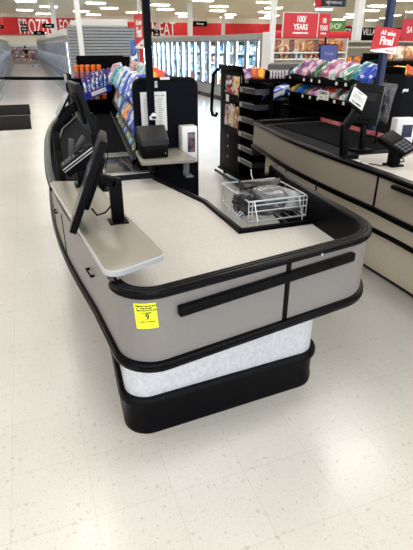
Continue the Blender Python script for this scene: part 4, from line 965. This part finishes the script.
MB().box(a.x+0.36, c_.x, 17.15, 19.6, 2.14, at_y(80, 18.5, 17.15).z, 0.01).build('box', M_canopy, bc, True); MB().box(a.x+0.1, c_.x, 17.13, 17.15, 2.13, 2.17).build('lip', M_lightgrey, bc, True)
# blue poster stand at the right of the slatted panel
ps = thing('poster_stand', 'narrow blue and white poster stand between the slatted panel and the navy pole', 'poster stand', (0, 0, 0)); q0 = at_y(130, 40, 12.0); q1 = at_y(138, 72, 12.0)
ps.location = ((q0.x+q1.x)/2, 12.0, 0)
MB().box(q0.x, q1.x, 11.98, 12.02, 0.3, q0.z, 0.006).build('poster', pack_mat('blue_poster', (40, 60, 130), (220, 226, 236), (60, 100, 180), 5), ps, True); MB().box(q0.x-0.02, q1.x+0.02, 11.85, 12.15, 0, 0.04).box((q0.x+q1.x)/2-0.02, (q0.x+q1.x)/2+0.02, 12.0, 12.04, 0, 0.4).build('foot', M_rack, ps, True)
# red end wall panel behind the slats
re_ = thing('wall_sign', 'plain red panel standing at the right end of the slatted panel', 'panel', (4.0, 20, 0)); q0 = at_y(129, 22, 20.0); q1 = at_y(143, 38, 20.0)
MB().box(q0.x, q1.x, 19.97, 20.03, 0, q0.z).build('board', M_redwall, re_, True); MB().box(q0.x, q1.x, 19.9, 20.1, 0, 0.06).build('foot', M_rack, re_, True)
# back coolers at the end of the aisle
bco = thing('open_cooler', 'open multi-deck cooler against the back wall at the end of the left aisle', 'cooler', (0.4, 50, 0))
x0, x1 = -0.85, 2.1
MB().box(x0, x1, 50.3, 50.45, 0, 1.62).box(x0, x1, 49.6, 50.3, 0, 0.30).box(x0, x1, 49.75, 50.3, 1.54, 1.62).box(x0, x0+0.05, 49.6, 50.3, 0.3, 1.54).box(x1-0.05, x1, 49.6, 50.3, 0.3, 1.54).build('cabinet', M_case, bco, True)
for z in (0.62, 0.92, 1.22): MB().box(x0+0.05, x1-0.05, 49.8, 50.3, z-0.02, z).build('shelf', M_inner, bco, True)
MB().box(x0+0.1, x1-0.1, 49.80, 49.84, 1.525, 1.54).build('light_strip', emis('cooler_light', (230, 240, 255), 2), bco, True)
M_meat = [pack_mat('meat_pack', (205, 150, 150), (226, 220, 220), (170, 120, 130), 4), pack_mat('pale_pack', (200, 205, 215), (120, 150, 180), (220, 180, 170), 4), pack_mat('blue_pack', (110, 130, 160), (200, 205, 215), (170, 110, 120), 4)]
meatm = []
for m_ in M_meat:
    o = MB().box(-0.12, 0.12, -0.12, 0.12, 0, 0.19, 0.01).build('chilled_pack', m_); meatm.append(o.data); bpy.data.objects.remove(o)
for z in (0.30, 0.62, 0.92, 1.22):
    for i in range(10):
        o = bpy.data.objects.new('chilled_pack', random.choice(meatm)); COL.objects.link(o); o.location = (x0+0.2+0.28*i, 49.98, z+0.0)
        tag(o, 'chilled pack on a shelf of the far open cooler', 'pack', 'packs in the far open cooler')
# hanging aisle signs
def hang_sign(label, pa, pb_, Y, m_, lines, tm, tsize, thick=0.03):
    a = at_y(*pa, Y); b = at_y(*pb_, Y); cx = (a.x+b.x)/2; cz = (a.z+b.z)/2; w_ = b.x-a.x; h_ = a.z-b.z
    s = thing('hanging_sign', label, 'sign', (cx, Y, cz))
    MB().box(-w_/2, w_/2, -thick/2, thick/2, -h_/2, h_/2, 0.004).build('board', m_, s)
    if lines:
        t = MB()
        for i, ln in enumerate(lines):
            t.text(ln, h_*tsize, MM((0, -thick/2-0.003, h_*(0.5-(i+0.5)/len(lines))*0.8), UPR), 0.002, h_*0.004, sx=0.8)
        t.build('lettering', tm, s)
    for sx in (-0.4, 0.4): MB().cyl((sx*w_, 0, h_/2), (sx*w_, 0, 4.15-cz), 0.006, seg=6).build('hanger', M_lightgrey, s)
    return s
hang_sign('small black aisle sign hanging over the FROZEN lettering', (20, 24), (28, 31.5), 20, M_rack, ['Frozen', 'foods'], M_wtext, 0.34)
hang_sign('long black aisle sign hanging between FROZEN and FOOD', (42, 23.5), (54.5, 28), 20, M_rack, ['Ice cream'], M_wtext, 0.5)
hang_sign('low black aisle sign hanging below the FROZEN lettering', (33, 31), (45, 35), 30, M_rack, ['Pizza'], M_wtext, 0.5)
hang_sign('black aisle sign at the left edge of the photo', (-5, 25), (4, 28.5), 20, M_rack, ['Dairy'], M_wtext, 0.5)
hang_sign('long black aisle sign hanging above the lit freezers', (193, 21), (207, 26.5), 18, M_rack, ['Beverages'], M_wtext, 0.5)
hang_sign('black square sign hanging in front of the MEAT lettering', (153, 30), (160, 36), 12, M_rack, ['9', 'open'], M_wtext, 0.4)
hang_sign('dark sign strip between the navy pole and the MEAT lettering', (148, 28.8), (154, 32), 12, M_rack, None, M_wtext, 0.4)
hang_sign('green SHOP sign hanging behind the red 100 YEARS sign', (325, 20), (344.5, 33), 13, M_green, ['SHOP'], mat('pale_green_text', (206, 226, 190), 0.5), 0.62)
s_ = hang_sign('dark blue aisle sign with a red end cut off at the top edge', (322, -7), (346, 7), 18, mat('navy_sign', (34, 40, 58), 0.5), ['', 'FRUIT BITES & ICE'], M_wtext, 0.26)
a = at_y(316, -7, 18); b = at_y(322, 7, 18); MB().box(a.x, b.x, 17.985, 18.015, b.z, a.z).build('red_end', M_red, s_, True)
hang_sign('red sign cut off by the right edge of the photo', (403.5, 19), (420, 41), 10, mat('magenta_red_sign', (186, 28, 54), 0.5), ['SAVE'], M_wtext, 0.4)
# 100 YEARS sign on the next register
hy = thing('anniversary_sign', 'two-sided red 100 YEARS sign standing above the gum rack', 'sign', (3.72, 6.0, 1.27))
a = at_y(283.5, 12.5, 6.0); b = at_y(316, 37.5, 6.0); c = at_y(331, 14, 6.08)
MB().box(a.x, b.x, 5.985, 6.0, b.z, a.z).build('front_panel', M_red, hy, True)
pnl = [(b.x, 5.985), (c.x, 6.08), (c.x, 6.095), (b.x, 6.0)]
MB().prism(pnl, b.z, a.z).build('side_panel', M_red, hy, True)
W_ = b.x-a.x; Hh = a.z-b.z; cx = (a.x+b.x)/2
MB().text('100/', Hh*0.36, MM((cx, 5.981, a.z-Hh*0.26), UPR), 0.001, 0.003, sx=0.8).text('YEARS', Hh*0.33, MM((cx, 5.981, a.z-Hh*0.58), UPR), 0.001, 0.003, sx=0.80).text('OF BRINGING VALUE', Hh*0.095, MM((cx, 5.981, a.z-Hh*0.82), UPR), 0.001, 0.002, sx=0.9).build('lettering', M_wtext, hy, True)
sd_ = Vector((c.x-b.x, 6.08-5.985)); an = math.atan2(sd_.y, sd_.x); mc_ = Vector(((b.x+c.x)/2, (5.985+6.08)/2)); nn = Vector((math.sin(an), -math.cos(an)))*0.003
SM = Matrix.Translation((mc_.x+nn.x, mc_.y+nn.y, 0)) @ Matrix.Rotation(an, 4, 'Z')
MB().text('100', Hh*0.30, SM @ MM((0, 0, a.z-Hh*0.30), UPR), 0.001, 0.002, sx=0.7).text('YEARS', Hh*0.30, SM @ MM((0, 0, a.z-Hh*0.6), UPR), 0.001, 0.002, sx=0.72).text('OF VALUE', Hh*0.09, SM @ MM((0, 0, a.z-Hh*0.83), UPR), 0.001, 0.002).build('side_lettering', M_wtext, hy, True)
MB().box(c.x-0.03, c.x-0.015, 6.10, 6.125, 0.0, b.z+0.1).box(c.x-0.15, c.x+0.1, 6.02, 6.22, 0, 0.02).build('post', M_rack, hy, True)
MB().box(a.x-0.006, a.x, 5.98, 6.002, b.z, a.z).box(a.x-0.006, b.x+0.003, 5.98, 6.002, a.z, a.z+0.006).box(b.x-0.004, b.x+0.004, 5.978, 6.002, b.z, a.z).build('white_edge', M_wtext, hy, True)
# grey register top of the lane behind
g3 = thing('register_hood', 'dark grey register hood of the lane behind, below the 100 YEARS sign', 'register', (3.9, 7.0, 0)); a = at_y(268, 62, 7.0); b = at_y(319, 76, 7.0)
MB().prism([(a.x, 7.0), (b.x, 7.0), (b.x+0.2, 7.6), (a.x+0.35, 7.6)], b.z, a.z-0.03, bev=0.02).build('hood', mat('charcoal_hood', (84, 84, 86), 0.5), g3, True)
MB().box(a.x+0.1, b.x-0.05, 7.05, 7.55, 0, b.z).build('cabinet', M_rack, g3, True)

# snack gondola behind (chips with red valance) and the emptier one at the right
M_beige = mat('beige_shelving', (188, 180, 160), 0.5)
ga = thing('snack_gondola', 'shelving unit full of snack bags with a red valance, right of the freezers', 'shelving unit', (6.9, 11.5, 0))
xa = at_y(274, 50, 11.2).x; xb = at_y(346, 50, 11.2).x
zs1 = at_y(300, 52, 11.2).z; zs2 = at_y(300, 58.5, 11.2).z; zv = at_y(300, 34.5, 11.2).z; ztop = zv + 0.06
MB().box(xa, xb, 11.75, 11.8, 0, ztop).build('back_panel', M_beige, ga, True); MB().box(xa, xb, 11.2, 11.75, 0, 0.16).build('foot', M_beige, ga, True)
for z in (0.55, 0.90, zs2, zs1): MB().box(xa, xb, 11.2, 11.75, z-0.03, z).build('shelf', M_wtext, ga, True)
MB().box(xa-0.03, xa, 11.18, 11.8, 0, ztop).build('end_panel', M_white, ga, True); MB().box(xb, xb+0.03, 11.18, 11.8, 0, ztop).build('end_panel', M_white, ga, True)
MB().cyl((xa-0.05, 11.22, zv), (xb+0.05, 11.22, zv), 0.085, seg=20).build('valance', M_red, ga, True)
P_chip = [P_tan, pack_mat('brown_pack', (150, 84, 50), (220, 190, 150), (190, 130, 70), 8), pack_mat('cream_red_pack', (226, 214, 196), (180, 70, 60), (200, 160, 110), 8), P_orange, P_dark, P_white]
chipm = []
for m_ in P_chip:
    o = MB().pillow(0.20, 0.28, 0.09, 8, wrinkle=0.008, seed=5).build('chip_bag', m_); chipm.append(o.data); bpy.data.objects.remove(o)
def chips(x0, x1, y, z, n, names, label, group, sc=1.0, kinds=None):
    for i in range(n):
        me = random.choice([chipm[k] for k in (kinds or range(6))]); o = bpy.data.objects.new('chip_bag', me); COL.objects.link(o); o.scale = (sc, sc, sc)
        o.location = (x0+(x1-x0)*(i+0.5)/n, y, z+0.14*sc); o.rotation_euler = (R(random.uniform(-14, -4)), R(random.uniform(-4, 4)), R(random.uniform(-8, 8)))
        tag(o, label + f', {ORD[i]} from the left', 'chip bag', group)
chips(xa+0.03, xb-0.75, 11.33, zs1, 9, None, 'pale snack bag on the top gondola shelf', 'pale bags on the top gondola shelf', 0.98, (0, 2, 1, 4))
chips(xb-0.72, xb-0.02, 11.31, zs1, 4, None, 'orange-brown snack bag on the top gondola shelf', 'orange bags on the top gondola shelf', 0.95, (3, 0, 1))
chips(xa+0.05, xb-0.05, 11.3, zs2, 14, None, 'snack packet on the middle gondola shelf', 'packets on the middle gondola shelf', 0.5, (4, 5, 0, 1))
gb = thing('beige_gondola', 'beige shelving unit with a nearly empty top shelf behind the sale sign', 'shelving unit', (10, 13.5, 0))
xc = at_y(348, 50, 13.4).x; xd = xc + 5.5
zb = [at_y(360, y_, 13.4).z for y_ in (40.5, 46.5, 62.5, 72)]
MB().box(xc, xd, 13.95, 14.0, 0, zb[0]).build('back_panel', M_beige, gb, True); MB().box(xc, xd, 13.4, 13.95, 0, 0.16).build('foot', M_beige, gb, True)
for z in zb: MB().box(xc, xd, 13.4, 13.95, z-0.05, z).build('shelf', M_beige, gb, True)
for x in (xc, xc+1.35, xc+2.7, xc+4.05): MB().box(x-0.02, x+0.02, 13.9, 13.96, 0, zb[0]+0.1).build('upright', M_lightgrey, gb, True)
chips(xc+0.05, xc+1.3, 13.55, zb[2], 11, None, 'small colourful packet on the beige shelving', 'packets on the beige shelving', 0.62, (4, 5, 3, 1))
gc = thing('bread_rack', 'dark rack of bagged bread at the right edge of the photo', 'display rack', (4.7, 5.6, 0))
xe = at_y(386, 60, 5.4).x; xf = xe + 1.5
MB().box(xe, xf, 5.85, 5.9, 0, 1.5).build('back_panel', M_rack, gc, True)
zt = at_y(400, 61, 5.4).z
for z in (zt, zt-0.35, 0.4): MB().box(xe, xf, 5.4, 5.85, z-0.025, z).build('shelf', M_rack, gc, True)
MB().box(xe-0.02, xe, 5.4, 5.9, 0, zt).build('end_panel', M_rack, gc, True); MB().box(xf, xf+0.02, 5.4, 5.9, 0, zt).build('end_panel', M_rack, gc, True)
for i in range(7):
    o = bpy.data.objects.new('bread_bag', chipm[(0, 2, 0, 2, 0, 1, 0)[i]]); COL.objects.link(o); o.scale = (0.75, 0.9, 0.62); o.location = (xe+0.1+0.17*i, 5.5, zt+0.088); o.rotation_euler = (R(-6), 0, R(random.uniform(-10, 10)))
    tag(o, f'tan bagged loaf on the dark rack, {ORD[i]} from the left', 'bread bag', 'bagged loaves on the dark rack')

# barrier belt and mats
brr = thing('belt_barrier', 'black retractable belt stretched across the left aisle entrance', 'barrier', (0.5, 7.3, 0)); a = at_y(-70, 76.5, 7.6); b = at_y(67, 78.5, 7.3)
mid = (a+b)/2 + Vector((0.06, 0, -0.012))
def strip(p, q): return MB().bar(p, q, 0.004, 0.042)
MB().bar(a, mid, 0.004, 0.030).bar(mid, b, 0.004, 0.042).build('belt', M_rack, brr, True)
MB().cyl((b.x, b.y, 0.02), (b.x, b.y, b.z+0.05), 0.028).build('post', M_rack, brr, True); MB().cyl((b.x, b.y, 0), (b.x, b.y, 0.02), 0.15, 0.13, 24).build('base', M_rack, brr, True)
MB().cyl((b.x, b.y, b.z-0.05), (b.x, b.y, b.z+0.055), 0.04).build('belt_housing', M_lightgrey, brr, True)
MB().cyl((a.x, a.y, 0.02), (a.x, a.y, a.z+0.05), 0.028).build('post', M_rack, brr, True); MB().cyl((a.x, a.y, 0), (a.x, a.y, 0.02), 0.15, 0.13, 24).build('base', M_rack, brr, True)
M_mat = mat('dark_grey_mat', (20, 21, 21), 0.9, spec=0.08, bump=0.3, vs=120)
for (ya, yb2, x1_, lb) in ((13.2, 15.6, -0.005, 'dark grey floor mat, the farther of two at the left aisle entrance'), (10.8, 13.05, -0.03, 'dark grey floor mat, the nearer of two at the left aisle entrance')):
    t = MB().box(-0.55, 0.55, -(yb2-ya)/2, (yb2-ya)/2, 0, 0.012, 0.004).build('floor_mat', M_mat); t.location = (x1_-0.55, (ya+yb2)/2, 0.0); tag(t, lb, 'floor mat', 'floor mats by the aisle')
# person far down the aisle, and a cart
pm = thing('person', 'person in a black top and bare legs standing far down the left aisle', 'person', (0.42, 47.5, 0), R(200))
def skin(name, verts, edges, radii, m_, par, root=0, sub=1):
    me = bpy.data.meshes.new(name); me.from_pydata(verts, edges, []); o = bpy.data.objects.new(name, me); COL.objects.link(o)
    md = o.modifiers.new('skin', 'SKIN'); me.skin_vertices[0].data[root].use_root = True
    for v, r in zip(me.skin_vertices[0].data, radii): v.radius = (r, r)
    o.modifiers.new('sub', 'SUBSURF').levels = sub
    dg = bpy.context.evaluated_depsgraph_get(); me2 = bpy.data.meshes.new_from_object(o.evaluated_get(dg)); bpy.data.objects.remove(o)
    me2.materials.clear(); me2.materials.append(m_); me2.polygons.foreach_set('use_smooth', [True]*len(me2.polygons))
    o = bpy.data.objects.new(name, me2); COL.objects.link(o); o.parent = par; return o
S_ = 1.52/1.7
vv = [(0, 0, .92), (0, 0, 1.12), (0, -.01, 1.36), (0, 0, 1.47), (0, .01, 1.53), (0, .015, 1.62), (0, .01, 1.69), (.19, 0, 1.40), (.25, .02, 1.13), (.24, .10, .92), (.235, .13, .84), (-.19, 0, 1.40), (-.25, .02, 1.13), (-.24, .10, .92), (-.235, .13, .84), (.095, 0, .86), (.11, .01, .48), (.11, -.02, .08), (.12, .12, .035), (-.095, 0, .86), (-.11, .01, .48), (-.11, -.02, .08), (-.12, .12, .035)]
ee = [(0, 1), (1, 2), (2, 3), (3, 4), (4, 5), (5, 6), (2, 7), (7, 8), (8, 9), (9, 10), (2, 11), (11, 12), (12, 13), (13, 14), (0, 15), (15, 16), (16, 17), (17, 18), (0, 19), (19, 20), (20, 21), (21, 22)]
rr = [.14, .125, .14, .055, .06, .10, .07, .06, .045, .035, .03, .06, .045, .035, .03, .09, .06, .045, .035, .09, .06, .045, .035]
vv = [tuple(c*S_ for c in v) for v in vv]; rr = [r*S_ for r in rr]
M_skin = mat('skin', (206, 160, 134), 0.55)
skin('body', vv, ee, rr, M_skin, pm)
skin('shirt', [tuple(c*S_ for c in v) for v in [(0, 0, .90), (0, 0, 1.12), (0, -.01, 1.36), (.19, 0, 1.40), (.235, .01, 1.22), (-.19, 0, 1.40), (-.235, .01, 1.22)]], [(0, 1), (1, 2), (2, 3), (3, 4), (2, 5), (5, 6)], [r*S_ for r in (.165, .15, .16, .075, .07, .075, .07)], mat('black_shirt', (22, 22, 26), 0.8), pm)
skin('shorts', [tuple(c*S_ for c in v) for v in [(0, 0, .90), (.095, 0, .84), (.11, .005, .62), (-.095, 0, .84), (-.11, .005, .62)]], [(0, 1), (1, 2), (0, 3), (3, 4)], [r*S_ for r in (.15, .11, .095, .11, .095)], mat('red_brown_shorts', (140, 84, 74), 0.8), pm)
MB().lathe([(0.03, 1.50), (0.102, 1.53), (0.113, 1.60), (0.10, 1.68), (0.06, 1.735), (0.01, 1.745)], (0, -0.012, 0), 14).build('hair', mat('dark_hair', (40, 30, 26), 0.7), pm).scale = (S_,)*3
fc = MB().lathe([(0.002, 0), (0.014, 0.012), (0.004, 0.05)], (0, 0.105, 1.575), 8); fc.box(-0.03, 0.03, 0.095, 0.108, 1.545, 1.553)
for sx in (-0.035, 0.035): fc.box(sx-0.012, sx+0.012, 0.09, 0.106, 1.625, 1.637)
fc.build('face', mat('face_tone', (150, 96, 84), 0.6), pm).scale = (S_,)*3
sc_ = thing('shopping_cart', 'small red and grey shopping cart far down the left aisle', 'shopping cart', (0.98, 44, 0))
bk = MB()
for z, i_ in ((0.55, 0.04), (0.72, 0.02), (0.88, 0.0)): bk.tube([(-0.25+i_, -0.4+i_, z), (0.25-i_, -0.4+i_, z), (0.28-i_, 0.4, z), (-0.28+i_, 0.4, z)], 0.012, 6, True)
for k in range(7):
    x = -0.24+0.08*k; bk.tube([(x, -0.4, 0.88), (x*0.9, -0.36, 0.55), (x*0.9, 0.38, 0.55), (x, 0.4, 0.88)], 0.007, 5)
bk.build('basket', mat('red_cart_basket', (170, 60, 56), 0.5), sc_)
cf = MB(); cf.tube([(-0.24, -0.4, 0.14), (-0.24, 0.42, 0.14), (-0.24, 0.46, 0.96), (0.24, 0.46, 0.96), (0.24, 0.42, 0.14), (0.24, -0.4, 0.14)], 0.016, 6); cf.build('frame', M_steel, sc_)
MB().cyl((-0.26, 0.48, 0.98), (0.26, 0.48, 0.98), 0.022).build('handle', M_red, sc_)
for x in (-0.24, 0.24):
    for y in (-0.36, 0.38): MB().cyl((x-0.015, y, 0.06), (x+0.015, y, 0.06), 0.06).cyl((x, y, 0.06), (x, y, 0.15), 0.01).build('wheel', M_rack, sc_)
# ------------------------------------------------------------------ light
w = bpy.data.worlds.new('world'); scene.world = w; w.use_nodes = True
w.node_tree.nodes['Background'].inputs[0].default_value = (0.86, 0.92, 1.0, 1); w.node_tree.nodes['Background'].inputs[1].default_value = 1.6
ld = bpy.data.lights.new('ceiling_lamp', 'AREA'); ld.shape = 'RECTANGLE'; ld.size = 1.3; ld.size_y = 0.6; ld.energy = 22; ld.color = (1, 0.98, 0.945)
for i in range(7):
    for j in range(9):
        o = bpy.data.objects.new('ceiling_lamp', ld); COL.objects.link(o); o.location = (-6.4 + 3.4*i, -3.0 + 3.5*j, 4.1)
vs = scene.view_settings; vs.view_transform = 'Standard'; vs.look = 'None'; vs.exposure = 0.58; vs.gamma = 1; vs.use_curve_mapping = False
scene.display_settings.display_device = 'sRGB'
